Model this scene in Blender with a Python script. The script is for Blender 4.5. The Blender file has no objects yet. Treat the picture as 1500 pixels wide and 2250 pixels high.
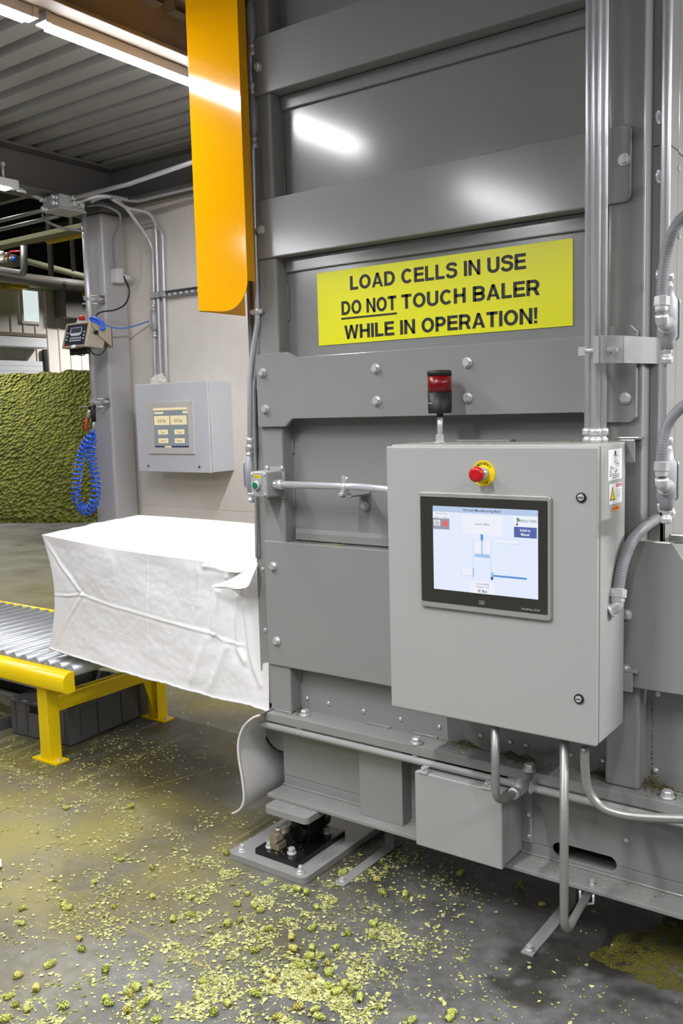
import bpy, bmesh, math, random
import numpy as np
from mathutils import Vector, Matrix, noise as mnoise
random.seed(7); rng = np.random.default_rng(7)
PI = math.pi
scene = bpy.context.scene
COL = scene.collection

# ------------------------------------------------------------------ camera
F, YAW, PITCH, ROLL, CAMH = 1981.86, -0.6262767, 0.1110508, 0.0264875, 1.55
cy, sy, cp, sp = math.cos(YAW), math.sin(YAW), math.cos(PITCH), math.sin(PITCH)
cr, sr = math.cos(ROLL), math.sin(ROLL)
FW = np.array([sy*cp, cy*cp, -sp]); R0 = np.array([cy, -sy, 0.0]); D0 = np.cross(FW, R0)
RT = cr*R0 + sr*D0; DN = -sr*R0 + cr*D0
cam = bpy.data.cameras.new('camera'); cam_ob = bpy.data.objects.new('camera', cam); COL.objects.link(cam_ob)
cam.sensor_fit = 'HORIZONTAL'; cam.sensor_width = 36.0; cam.lens = 36.0*F/1500.0; cam.clip_start = 0.05; cam.clip_end = 100
cam_ob.matrix_world = Matrix(((RT[0], -DN[0], -FW[0], 0), (RT[1], -DN[1], -FW[1], 0), (RT[2], -DN[2], -FW[2], CAMH), (0, 0, 0, 1)))
scene.camera = cam_ob
# ------------------------------------------------------------------ light level
scene.view_settings.view_transform = 'Standard'; scene.view_settings.look = 'None'
scene.view_settings.exposure = 0.0; scene.view_settings.gamma = 1.0; scene.view_settings.use_curve_mapping = False
world = bpy.data.worlds.new('hall_ambient'); scene.world = world; world.use_nodes = True
bg = world.node_tree.nodes['Background']; bg.inputs[0].default_value = (0.97, 0.98, 1.0, 1); bg.inputs[1].default_value = 0.10

STRIP_POWER = 165.0        # radiance of the room's LED strips
HALL_POWER = 1.0          # factor on the watts of the added far hall lamps

def P(px, py, X=None, Y=None, Z=None):
    """point of the photograph on one of the measured planes of the place"""
    v = RT*((px-750)/F) + DN*((py-1125)/F) + FW
    if Y is not None: t = Y/v[1]
    elif X is not None: t = X/v[0]
    else: t = (Z-CAMH)/v[2]
    return Vector((v[0]*t, v[1]*t, v[2]*t+CAMH))

# ------------------------------------------------------------------ materials
MATS = {}
def new_mat(name):
    m = bpy.data.materials.new(name); m.use_nodes = True; MATS[name] = m
    nt = m.node_tree; b = nt.nodes['Principled BSDF']
    return m, nt, b
def lin(r, g, b):
    f = lambda c: (c/255/12.92) if c/255 <= 0.04045 else ((c/255+0.055)/1.055)**2.4
    return (f(r), f(g), f(b), 1)
def nd(nt, t, **k):
    n = nt.nodes.new(t)
    for a, v in k.items(): setattr(n, a, v)
    return n
def paint(name, rgb, rough=0.4, metal=0.0, var=0.06, vscale=6.0, bump=0.0, bscale=400.0, spec=0.5, coat=0.0):
    m, nt, b = new_mat(name)
    c = lin(*rgb)
    tc = nd(nt, 'ShaderNodeTexCoord'); n = nd(nt, 'ShaderNodeTexNoise'); n.inputs['Scale'].default_value = vscale; n.inputs['Detail'].default_value = 5
    nt.links.new(tc.outputs['Object'], n.inputs['Vector'])
    mx = nd(nt, 'ShaderNodeMixRGB'); nt.links.new(n.outputs['Fac'], mx.inputs[0])
    mx.inputs[1].default_value = tuple(x*(1-var) for x in c[:3])+(1,); mx.inputs[2].default_value = tuple(min(1, x*(1+var)) for x in c[:3])+(1,)
    nt.links.new(mx.outputs[0], b.inputs['Base Color'])
    b.inputs['Roughness'].default_value = rough; b.inputs['Metallic'].default_value = metal
    b.inputs['Specular IOR Level'].default_value = spec; b.inputs['Coat Weight'].default_value = coat
    if bump:
        n2 = nd(nt, 'ShaderNodeTexNoise'); n2.inputs['Scale'].default_value = bscale; n2.inputs['Detail'].default_value = 2
        nt.links.new(tc.outputs['Object'], n2.inputs['Vector'])
        bp = nd(nt, 'ShaderNodeBump'); bp.inputs['Strength'].default_value = bump; bp.inputs['Distance'].default_value = 0.002
        nt.links.new(n2.outputs['Fac'], bp.inputs['Height']); nt.links.new(bp.outputs[0], b.inputs['Normal'])
    return m
def emit(name, rgb, strength):
    m, nt, b = new_mat(name); c = lin(*rgb)
    b.inputs['Base Color'].default_value = (.02, .02, .02, 1); b.inputs['Emission Color'].default_value = c; b.inputs['Emission Strength'].default_value = strength
    b.inputs['Roughness'].default_value = 0.35
    return m
M_press = paint('press_grey_paint', (145, 145, 143), 0.15, bump=0.02, bscale=150, var=0.04)
M_cab = paint('cabinet_grey_enamel', (167, 169, 165), 0.42, bump=0.05, bscale=500, var=0.02)
M_box = paint('junction_box_grey', (163, 165, 163), 0.45, var=0.03)
M_panel = paint('wall_panel_grey', (204, 207, 212), 0.45, var=0.03)
M_dark = paint('dark_steel_paint', (92, 88, 82), 0.5, var=0.08)
M_deck = paint('deck_galvanised', (136, 134, 130), 0.5, metal=0.2, var=0.12, vscale=3)
M_beam = paint('beam_primer_grey', (92, 89, 86), 0.5, var=0.08)
M_tanbeam = paint('beam_tan_primer', (104, 92, 77), 0.65, var=0.08)
M_column = paint('column_grey_gloss', (176, 175, 176), 0.28, var=0.04)
M_galv = paint('galvanised_conduit', (206, 207, 211), 0.34, metal=0.4, var=0.08, vscale=30)
M_galvdim = paint('shaded_conduit', (150, 151, 146), 0.36, metal=0.5, var=0.08, vscale=30)  # galvanised colour darkened for the duller light on these conduits
M_shade = paint('painted_void_shade', (44, 42, 38), 0.9)  # near-black colour paints in the shade of roof void and slot
M_zinc = paint('zinc_bolt', (222, 224, 224), 0.28, metal=0.55, var=0.12, vscale=60)
M_cast = paint('cast_conduit_body', (168, 169, 173), 0.45, metal=0.25, var=0.1, vscale=40)
M_flex = paint('grey_flexible_jacket', (128, 128, 132), 0.45, var=0.05)
M_black = paint('black_plastic', (20, 20, 22), 0.5, var=0.1)
M_blackpaint = paint('black_gloss_paint', (18, 18, 18), 0.25, var=0.1)
M_rubber = paint('black_cable', (35, 35, 36), 0.5)
M_orange = paint('orange_gloss_paint', (255, 180, 4), 0.09, var=0.02, bump=0.03, bscale=300)
M_yellow = paint('yellow_gloss_paint', (248, 214, 8), 0.25, var=0.04)
M_sign = paint('sign_yellow_vinyl', (242, 241, 18), 0.32, var=0.02)
M_ink = paint('black_ink', (30, 29, 26), 0.5)
M_ledyellow = paint('legend_yellow', (240, 214, 12), 0.4)
M_red = paint('red_button_plastic', (190, 22, 28), 0.3)
M_redlens = paint('red_lens', (118, 4, 12), 0.28, var=0.15, vscale=60)
M_green = paint('green_button', (12, 120, 78), 0.35)
M_white = paint('white_label', (238, 238, 240), 0.5, var=0.01)
M_whiteplastic = paint('white_plastic', (215, 215, 216), 0.5)
M_orangelabel = paint('orange_label', (255, 140, 50), 0.5)
M_redlabel = paint('red_label', (198, 60, 80), 0.5)
M_stain = paint('brushed_stainless', (214, 210, 205), 0.4, metal=0.1, var=0.08, vscale=15)
M_bezel = paint('bezel_silver', (176, 174, 168), 0.35, metal=0.4, var=0.04)
M_glassblack = paint('screen_border_black', (52, 51, 46), 0.3, var=0.03)
M_roller = paint('roller_steel', (176, 180, 186), 0.42, metal=0.5, var=0.12, vscale=12)
M_tote = paint('grey_crate_plastic', (92, 93, 95), 0.5, var=0.05)
M_blue = paint('blue_hose', (42, 100, 225), 0.3)
M_bluecable = paint('blue_cable', (96, 130, 205), 0.45)
M_redhose = paint('red_sleeve', (225, 60, 55), 0.4)
M_beige = paint('indicator_stainless', (176, 168, 150), 0.38, metal=0.3, var=0.05)
M_navy = paint('indicator_keypad', (38, 42, 52), 0.4)
M_lcd = paint('grey_display', (70, 74, 80), 0.25)
M_key = paint('light_keys', (190, 195, 202), 0.5)
M_brass = paint('brass_fitting', (158, 148, 128), 0.35, metal=0.5, var=0.15, vscale=60)
M_crane = paint('crane_yellow', (200, 165, 20), 0.4)
M_olive = paint('olive_girder', (128, 128, 100), 0.55, var=0.06)
M_sheet = paint('grey_plastic_sheet', (226, 222, 222), 0.42, var=0.02)
M_duct = paint('strut_galvanised', (160, 160, 158), 0.4, metal=0.6)
M_door = paint('roll_door_grey', (196, 199, 203), 0.5, var=0.02)
M_sky = emit('translucent_panel', (225, 238, 235), 0.9)
M_strip = emit('led_strip', (250, 250, 255), STRIP_POWER)
M_softstrip = emit('small_led', (250, 250, 255), 25)
M_housing = paint('light_housing', (196, 196, 200), 0.4)
M_hopres = paint('hop_residue', (98, 93, 26), 0.9, var=0.5, vscale=180)
M_paper = paint('white_paper', (235, 235, 235), 0.7)
M_plasticbag = paint('clear_plastic_lump', (214, 212, 200), 0.35, var=0.1, vscale=60)

# concrete wall
m, nt, b = new_mat('concrete_wall'); M_wall = m
tc = nd(nt, 'ShaderNodeTexCoord'); n1 = nd(nt, 'ShaderNodeTexNoise'); n1.inputs['Scale'].default_value = 1.6; n1.inputs['Detail'].default_value = 9; n1.inputs['Roughness'].default_value = 0.6
nt.links.new(tc.outputs['Object'], n1.inputs['Vector'])
r = nd(nt, 'ShaderNodeValToRGB'); r.color_ramp.elements[0].position = 0.3; r.color_ramp.elements[1].position = 0.72
r.color_ramp.elements[0].color = lin(216, 210, 201); r.color_ramp.elements[1].color = lin(238, 232, 224)
nt.links.new(n1.outputs['Fac'], r.inputs[0]); nt.links.new(r.outputs[0], b.inputs['Base Color']); b.inputs['Roughness'].default_value = 0.8
# corrugated siding: plain pale paint, the ribs are geometry
M_siding = paint('pale_metal_siding', (214, 208, 201), 0.45, var=0.03)
# woven white bag
m, nt, b = new_mat('white_woven_bag'); M_bag = m
b.inputs['Base Color'].default_value = lin(240, 238, 238); b.inputs['Roughness'].default_value = 0.55; b.inputs['Specular IOR Level'].default_value = 0.3
tc = nd(nt, 'ShaderNodeTexCoord'); n1 = nd(nt, 'ShaderNodeTexNoise'); n1.inputs['Scale'].default_value = 9; n1.inputs['Detail'].default_value = 7; n1.inputs['Distortion'].default_value = 0.8
nt.links.new(tc.outputs['Object'], n1.inputs['Vector'])
bp = nd(nt, 'ShaderNodeBump'); bp.inputs['Strength'].default_value = 0.16; bp.inputs['Distance'].default_value = 0.03
nt.links.new(n1.outputs['Fac'], bp.inputs['Height']); nt.links.new(bp.outputs[0], b.inputs['Normal'])
# floor: concrete, with hop dust and wet stains and darker patches where the mesh attributes say they lie
m, nt, b = new_mat('concrete_floor'); M_floor = m
tc = nd(nt, 'ShaderNodeTexCoord')
n1 = nd(nt, 'ShaderNodeTexNoise'); n1.inputs['Scale'].default_value = 2.2; n1.inputs['Detail'].default_value = 10; n1.inputs['Roughness'].default_value = 0.65; n1.inputs['Distortion'].default_value = 0.4
n2 = nd(nt, 'ShaderNodeTexNoise'); n2.inputs['Scale'].default_value = 26; n2.inputs['Detail'].default_value = 6
n3 = nd(nt, 'ShaderNodeTexNoise'); n3.inputs['Scale'].default_value = 160; n3.inputs['Detail'].default_value = 3
for n in (n1, n2, n3): nt.links.new(tc.outputs['Object'], n.inputs['Vector'])
r = nd(nt, 'ShaderNodeValToRGB'); e = r.color_ramp.elements; e[0].position = 0.30; e[0].color = lin(58, 57, 56); e[1].position = 0.70; e[1].color = lin(122, 121, 120)
nt.links.new(n1.outputs['Fac'], r.inputs[0])
mx = nd(nt, 'ShaderNodeMixRGB', blend_type='OVERLAY'); mx.inputs[0].default_value = 0.6; nt.links.new(r.outputs[0], mx.inputs[1]); nt.links.new(n2.outputs['Fac'], mx.inputs[2])
wet_dark = nd(nt, 'ShaderNodeAttribute', attribute_name='wet_dark'); dust = nd(nt, 'ShaderNodeAttribute', attribute_name='dust')
mw = nd(nt, 'ShaderNodeMixRGB', blend_type='MULTIPLY'); nt.links.new(wet_dark.outputs['Fac'], mw.inputs[0]); nt.links.new(mx.outputs[0], mw.inputs[1]); mw.inputs[2].default_value = (0.26, 0.25, 0.21, 1)
md = nd(nt, 'ShaderNodeMath', operation='MULTIPLY_ADD'); nt.links.new(n3.outputs['Fac'], md.inputs[0]); md.inputs[1].default_value = 0.9; md.inputs[2].default_value = 0.55
md2 = nd(nt, 'ShaderNodeMath', operation='MULTIPLY', use_clamp=True); nt.links.new(md.outputs[0], md2.inputs[0]); nt.links.new(dust.outputs['Fac'], md2.inputs[1])
mx3 = nd(nt, 'ShaderNodeMixRGB'); nt.links.new(md2.outputs[0], mx3.inputs[0]); nt.links.new(mw.outputs[0], mx3.inputs[1]); mx3.inputs[2].default_value = lin(140, 130, 66)
nt.links.new(mx3.outputs[0], b.inputs['Base Color'])
rr = nd(nt, 'ShaderNodeMath', operation='MULTIPLY_ADD'); nt.links.new(n1.outputs['Fac'], rr.inputs[0]); rr.inputs[1].default_value = 0.5; rr.inputs[2].default_value = 0.25
nt.links.new(rr.outputs[0], b.inputs['Roughness'])
# hop pile
m, nt, b = new_mat('hop_cones_heap'); M_pile = m
tc = nd(nt, 'ShaderNodeTexCoord'); v = nd(nt, 'ShaderNodeTexVoronoi'); v.inputs['Scale'].default_value = 17
n1 = nd(nt, 'ShaderNodeTexNoise'); n1.inputs['Scale'].default_value = 6; n1.inputs['Detail'].default_value = 8
nt.links.new(tc.outputs['Object'], v.inputs['Vector']); nt.links.new(tc.outputs['Object'], n1.inputs['Vector'])
r = nd(nt, 'ShaderNodeValToRGB'); e = r.color_ramp.elements; e[0].position = 0.25; e[0].color = lin(80, 88, 12); e[1].position = 0.8; e[1].color = lin(134, 136, 44)
mm = nd(nt, 'ShaderNodeMixRGB'); mm.inputs[0].default_value = 0.5; nt.links.new(v.outputs['Color'], mm.inputs[1]); nt.links.new(n1.outputs['Fac'], mm.inputs[2])
nt.links.new(mm.outputs[0], r.inputs[0]); nt.links.new(r.outputs[0], b.inputs['Base Color']); b.inputs['Roughness'].default_value = 0.9
bp = nd(nt, 'ShaderNodeBump'); bp.inputs['Strength'].default_value = 0.9; bp.inputs['Distance'].default_value = 0.08; nt.links.new(v.outputs['Distance'], bp.inputs['Height']); nt.links.new(bp.outputs[0], b.inputs['Normal'])
# hop flakes and cones
def hopmat(name, a, c):
    m, nt, b = new_mat(name)
    at = nd(nt, 'ShaderNodeAttribute', attribute_name='tone'); r = nd(nt, 'ShaderNodeValToRGB'); e = r.color_ramp.elements
    e[0].color = lin(*a); e[1].color = lin(*c); nt.links.new(at.outputs['Fac'], r.inputs[0]); nt.links.new(r.outputs[0], b.inputs['Base Color']); b.inputs['Roughness'].default_value = 0.7
    return m
M_flake = hopmat('hop_flakes', (112, 118, 38), (212, 210, 146))
M_cone = hopmat('hop_cone_green', (142, 150, 58), (204, 206, 114))
M_conetan = hopmat('hop_cone_tan', (160, 150, 66), (208, 200, 118))

# ------------------------------------------------------------------ mesh helpers
class MB:
    def __init__(s): s.v = []; s.f = []; s.sm = []
    def add(s, vs, fs, smooth=False):
        o = len(s.v); s.v += [tuple(p) for p in vs]; s.f += [tuple(i+o for i in f) for f in fs]
        s.sm += (list(smooth) if isinstance(smooth, (list, tuple)) else [smooth]*len(fs)); return s
    def box(s, x0, x1, y0, y1, z0, z1, rot=0.0, c=None):
        vs = [(x, y, z) for z in (z0, z1) for y in (y0, y1) for x in (x0, x1)]
        if rot:
            cx, cyy = c if c else ((x0+x1)/2, (y0+y1)/2); ca, sa = math.cos(rot), math.sin(rot)
            vs = [(cx+(x-cx)*ca-(y-cyy)*sa, cyy+(x-cx)*sa+(y-cyy)*ca, z) for x, y, z in vs]
        return s.add(vs, [(0, 2, 3, 1), (4, 5, 7, 6), (0, 1, 5, 4), (2, 6, 7, 3), (0, 4, 6, 2), (1, 3, 7, 5)])
    def prism(s, poly, o, u, w, n, depth, smooth=False):
        """poly in (u,w) from origin o, extruded along n by depth"""
        o, u, w, n = Vector(o), Vector(u), Vector(w), Vector(n)
        a = [o+u*p[0]+w*p[1] for p in poly]; b = [p+n*depth for p in a]; k = len(poly)
        fs = [tuple(range(k)), tuple(range(2*k-1, k-1, -1))]+[(i, i+k, (i+1) % k+k, (i+1) % k) for i in range(k)]
        if u.cross(w).dot(n) > 0: fs = [tuple(reversed(f)) for f in fs]
        return s.add(a+b, fs, [False, False]+[smooth]*k)
    def cyl(s, p0, p1, r0, r1=None, n=16, caps=True, smooth=True):
        p0, p1 = Vector(p0), Vector(p1); r1 = r0 if r1 is None else r1
        d = (p1-p0).normalized(); a = d.orthogonal().normalized(); b = d.cross(a)
        if abs(d.z) > .9: a = Vector((1, 0, 0)); a = (a-d*a.dot(d)).normalized(); b = d.cross(a)
        vs = [p0+(a*math.cos(2*PI*i/n)+b*math.sin(2*PI*i/n))*r0 for i in range(n)]+[p1+(a*math.cos(2*PI*i/n)+b*math.sin(2*PI*i/n))*r1 for i in range(n)]
        fs = [(i, (i+1) % n, (i+1) % n+n, i+n) for i in range(n)]; sm = [smooth]*n
        if caps: fs += [tuple(range(n-1, -1, -1)), tuple(range(n, 2*n))]; sm += [False, False]
        return s.add(vs, fs, sm)
    def tube(s, path, r, n=12, caps=True, closed=False):
        pts = [Vector(p) for p in path]; k = len(pts)
        rad = r if isinstance(r, (list, tuple)) else [r]*k
        t = (pts[1]-pts[0]).normalized(); nn = t.orthogonal().normalized(); vs = []
        for i, p in enumerate(pts):
            if i == 0: t2 = (pts[1]-pts[0]).normalized()
            elif i == k-1: t2 = (pts[-1]-pts[-2]).normalized()
            else: t2 = ((pts[i+1]-p).normalized()+(p-pts[i-1]).normalized()).normalized()
            q = t.rotation_difference(t2); nn = (q @ nn); nn = (nn-t2*nn.dot(t2)).normalized(); t = t2; bb = t.cross(nn)
            vs += [p+(nn*math.cos(2*PI*j/n)+bb*math.sin(2*PI*j/n))*rad[i] for j in range(n)]
        fs = [(i*n+j, i*n+(j+1) % n, (i+1)*n+(j+1) % n, (i+1)*n+j) for i in range(k-1) for j in range(n)]; sm = [True]*len(fs)
        if caps: fs += [tuple(range(n-1, -1, -1)), tuple(range((k-1)*n, k*n))]; sm += [False, False]
        return s.add(vs, fs, sm)
    def lathe(s, prof, o, axis, n=24, smooth=True):
        """prof: list of (radius, distance along axis)"""
        o, d = Vector(o), Vector(axis).normalized(); a = d.orthogonal().normalized(); b = d.cross(a)
        vs = []
        for r, h in prof: vs += [o+d*h+(a*math.cos(2*PI*i/n)+b*math.sin(2*PI*i/n))*r for i in range(n)]
        fs = [(i*n+j, i*n+(j+1) % n, (i+1)*n+(j+1) % n, (i+1)*n+j) for i in range(len(prof)-1) for j in range(n)]
        sm = [smooth and abs(prof[i][0]-prof[i+1][0]) < 3*abs(prof[i][1]-prof[i+1][1]) for i in range(len(prof)-1) for j in range(n)]
        fs += [tuple(range(n-1, -1, -1)), tuple(range((len(prof)-1)*n, len(prof)*n))]; sm += [False, False]
        return s.add(vs, fs, sm)
    def grid(s, fn, nu, nv, smooth=True):
        vs = [fn(i/(nu-1), j/(nv-1)) for j in range(nv) for i in range(nu)]
        return s.add(vs, [(j*nu+i, j*nu+i+1, (j+1)*nu+i+1, (j+1)*nu+i) for j in range(nv-1) for i in range(nu-1)], smooth)
    def build(s, name, m, parent=None, bevel=0.0, seg=2, origin=None, recalc=False):
        me = bpy.data.meshes.new(name)
        V = np.array(s.v, dtype=float)
        if origin is None:
            lo, hi = V.min(0), V.max(0); origin = ((lo[0]+hi[0])/2, (lo[1]+hi[1])/2, lo[2])
        po = parent_loc(parent); o = np.array(origin, dtype=float)
        me.from_pydata([tuple(p) for p in (V-o)], [], s.f)
        me.polygons.foreach_set('use_smooth', s.sm)
        if recalc:
            bm = bmesh.new(); bm.from_mesh(me); bmesh.ops.recalc_face_normals(bm, faces=bm.faces); bm.to_mesh(me); bm.free()
        me.materials.append(m); me.update()
        ob = bpy.data.objects.new(name, me); COL.objects.link(ob)
        if parent is not None: ob.parent = parent
        ob.location = Vector(o)-po
        if bevel:
            bv = ob.modifiers.new('bevel', 'BEVEL'); bv.width = bevel; bv.segments = seg; bv.limit_method = 'ANGLE'; bv.angle_limit = 0.6; bv.harden_normals = False
        return ob
def parent_loc(o):
    v = Vector((0, 0, 0))
    while o is not None: v = v+Vector(o.location); o = o.parent
    return v
def thing(name, label, cat, loc, group=None):
    o = bpy.data.objects.new(name, None); COL.objects.link(o); o.location = loc; o.empty_display_size = 0.1
    o['label'] = label; o['category'] = cat
    if group: o['group'] = group
    return o
def tag(o, label, cat, group=None, kind=None):
    o['label'] = label; o['category'] = cat
    if group: o['group'] = group
    if kind: o['kind'] = kind
    return o
def struct(o, label=None, cat=None):
    o['kind'] = 'structure'
    if label: o['label'] = label
    if cat: o['category'] = cat
    return o
def fillet(path, r, n=8):
    pts = [Vector(p) for p in path]; out = [pts[0]]
    for i in range(1, len(pts)-1):
        a, p, b = pts[i-1], pts[i], pts[i+1]; d0 = (a-p); d1 = (b-p)
        rr = min(r if not isinstance(r, (list, tuple)) else r[i-1], d0.length*.49, d1.length*.49)
        s, e = p+d0.normalized()*rr, p+d1.normalized()*rr
        for k in range(n+1):
            t = k/n; out.append(s*(1-t)**2+p*2*t*(1-t)+e*t*t)
    out.append(pts[-1]); return out
def catmull(path, n=8):
    p = [Vector(x) for x in path]; p = [p[0]*2-p[1]]+p+[p[-1]*2-p[-2]]; out = []
    for i in range(1, len(p)-2):
        for k in range(n):
            t = k/n; out.append(0.5*((2*p[i])+(p[i+1]-p[i-1])*t+(2*p[i-1]-5*p[i]+4*p[i+1]-p[i+2])*t*t+(3*p[i]-p[i-1]-3*p[i+1]+p[i+2])*t**3))
    out.append(p[-2]); return out
def rrect(x0, x1, z0, z1, r, n=5):
    out = []
    for cx, cz, a in ((x1-r, z1-r, 0), (x0+r, z1-r, PI/2), (x0+r, z0+r, PI), (x1-r, z0+r, 1.5*PI)):
        out += [(cx+r*math.cos(a+PI/2*k/n), cz+r*math.sin(a+PI/2*k/n)) for k in range(n+1)]
    return out
XZ = dict(u=(1, 0, 0), w=(0, 0, 1), n=(0, -1, 0))
def plate(mb, poly, y, depth):       # polygon in X,Z, front face at y-depth
    return mb.prism(poly, (0, y, 0), (1, 0, 0), (0, 0, 1), (0, -1, 0), depth)
def rect(x0, x1, z0, z1): return [(x0, z0), (x1, z0), (x1, z1), (x0, z1)]
def copy_to(o, parent, loc, rot=None):
    c = o.copy(); COL.objects.link(c); c.parent = parent; c.location = Vector(loc)-parent_loc(parent)
    if rot is not None: c.rotation_euler = rot
    return c
# text as a flat mesh: u = reading direction, w = up
_dg = None
def text_poly(s, bold=0.0, spacing=1.0):
    cu = bpy.data.curves.new('lettering', 'FONT'); cu.body = s; cu.size = 1.0; cu.offset = bold; cu.space_character = spacing; cu.resolution_u = 3
    ob = bpy.data.objects.new('lettering_tmp', cu); COL.objects.link(ob)
    bpy.context.view_layer.update(); dg = bpy.context.evaluated_depsgraph_get(); me = bpy.data.meshes.new_from_object(ob.evaluated_get(dg))
    v = [tuple(p.co[:2]) for p in me.vertices]; f = [tuple(p.vertices) for p in me.polygons]
    bpy.data.objects.remove(ob); bpy.data.curves.remove(cu); bpy.data.meshes.remove(me)
    return v, f
def add_text(mb, s, o, u, w, width, height, bold=0.0, fit=True, center=False):
    v, f = text_poly(s, bold); a = np.array(v); lo, hi = a.min(0), a.max(0)
    sx = width/(hi[0]-lo[0]); sz = height/(hi[1]-lo[1]) if fit else sx
    o, u, w = Vector(o), Vector(u), Vector(w)
    mb.add([o+u*((p[0]-lo[0])*sx)+w*((p[1]-lo[1])*sz) for p in v], f); return mb


# heavy sans capitals drawn as strokes (for the warning sign)
def stroke_poly(mb2, pts, t, closed=False):
    pts = [p for i, p in enumerate(pts) if i == 0 or math.hypot(p[0]-pts[i-1][0], p[1]-pts[i-1][1]) > 1e-5]
    if closed and math.hypot(pts[0][0]-pts[-1][0], pts[0][1]-pts[-1][1]) < 1e-5: pts = pts[:-1]
    n = len(pts); L, R = [], []
    for i in range(n):
        a = pts[(i-1) % n] if (closed or i > 0) else None; c = pts[(i+1) % n] if (closed or i < n-1) else None; p = pts[i]
        def nrm(q, r): dx, dy = r[0]-q[0], r[1]-q[1]; l = math.hypot(dx, dy); return (-dy/l, dx/l)
        n0 = nrm(a, p) if a else nrm(p, c); n1 = nrm(p, c) if c else n0
        mx_, my_ = n0[0]+n1[0], n0[1]+n1[1]; l2 = max(.35, (mx_*mx_+my_*my_)/2); k = t/2/l2
        L.append((p[0]+mx_*k, p[1]+my_*k)); R.append((p[0]-mx_*k, p[1]-my_*k))
    m = n if closed else n-1
    for i in range(m):
        j = (i+1) % n; mb2.append([R[i], R[j], L[j], L[i]])
def sans_glyph(ch):
    t = .20; h = t/2; out = []
    arc = lambda cx, cy, rx, ry, a0, a1, n=14: [(cx+rx*math.cos(math.radians(a0+(a1-a0)*i/n)), cy+ry*math.sin(math.radians(a0+(a1-a0)*i/n))) for i in range(n+1)]
    S = lambda p, c=False: stroke_poly(out, p, t, c)
    if ch == 'L': w = .60; S([(h, 1), (h, h), (w, h)])
    elif ch == 'O': w = .84; S(arc(w/2, .5, w/2-h, .5-h+.01, 0, 360, 30)[:-1], True)
    elif ch == 'A': w = .80; out += [[(0, 0), (.19, 0), (.49, 1), (.31, 1)], [(w-.19, 0), (w, 0), (.49, 1), (.31, 1)], [(.20, .21), (.60, .21), (.56, .36), (.24, .36)]]
    elif ch == 'D': w = .76; S([(h, h)]+[(.34, h)]+arc(.34, .5, w-h-.34, .5-h, -90, 90)+[(h, 1-h)], True)
    elif ch == 'C': w = .80; S(arc(w/2+.02, .5, w/2-h+.01, .5-h+.01, 42, 318, 26))
    elif ch == 'E': w = .66; S([(w, 1-h), (h, 1-h), (h, h), (w+.02, h)]); S([(h, .515), (w-.03, .515)])
    elif ch == 'S':
        w = .72; S([(p.x, p.y) for p in catmull([(.63, .74, 0), (.60, .85, 0), (.50, .915, 0), (.36, .925, 0), (.20, .89, 0), (.115, .77, 0), (.15, .65, 0), (.28, .575, 0), (.46, .525, 0), (.59, .45, 0), (.63, .30, 0), (.57, .15, 0), (.42, .078, 0), (.28, .08, 0), (.14, .14, 0), (.09, .28, 0)], 4)])
    elif ch == 'I': w = t; S([(h, 0), (h, 1)])
    elif ch == 'N': w = .74; S([(h, 0), (h, 1)]); S([(w-h, 0), (w-h, 1)]); out.append([(0, 1), (w-.17, 0), (w, 0), (.17, 1)])
    elif ch == 'U': w = .74; S([(h, 1), (h, .36)]+arc(w/2, .36, w/2-h, .36-h+.01, 180, 360)+[(w-h, 1)])
    elif ch == 'T': w = .68; S([(0, 1-h), (w, 1-h)]); S([(w/2, 0), (w/2, 1)])
    elif ch == 'H': w = .74; S([(h, 0), (h, 1)]); S([(w-h, 0), (w-h, 1)]); S([(h, .52), (w-h, .52)])
    elif ch in 'BRP':
        w = .74 if ch != 'P' else .69; S([(h, 0), (h, 1)]); yb_ = .50 if ch == 'B' else .44; top_ = 1-h; cy_ = (top_+yb_)/2; rx_ = .215
        S([(h, top_), (w-h-rx_-.01, top_)]+arc(w-h-rx_-.01, cy_, rx_, (top_-yb_)/2, 90, -90)+[(h, yb_)])
        if ch == 'B': S([(h, yb_), (w-h-rx_, yb_)]+arc(w-h-rx_, (yb_+h)/2, rx_, (yb_-h)/2, 90, -90)+[(h, h)])
        if ch == 'R': out.append([(w-.19-.02, 0), (w+.01, 0), (.56, .45), (.36, .45)])
    elif ch == 'W': w = 1.06; q = .19; out += [[(0, 1), (q, 1), (.35, 0), (.20, 0)], [(.20, 0), (.36, 0), (.615, 1), (.445, 1)], [(.445, 1), (.615, 1), (w-.20, 0), (w-.36, 0)], [(w-.35, 0), (w-.20, 0), (w, 1), (w-q, 1)]]
    elif ch == '!': w = .20; out += [[(.035, .27), (w-.035, .27), (w, 1), (0, 1)], [(0.01, 0), (w-.01, 0), (w-.01, .18), (.01, .18)]]
    else: w = .26
    return out, w
def add_sans(mb, s, o, width, height):
    x = 0; polys = []
    for ch in s:
        g, w = sans_glyph(ch); polys += [[(x+p[0], p[1]) for p in q] for q in g]; x += w+.085
    k = width/(x-.085); o = Vector(o)
    for q in polys:
        ar = sum(q[i][0]*q[(i+1) % len(q)][1]-q[(i+1) % len(q)][0]*q[i][1] for i in range(len(q)))
        if ar < 0: q = q[::-1]
        mb.add([(o.x+p[0]*k, o.y, o.z+p[1]*height) for p in q], [tuple(range(len(q)))])

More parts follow.
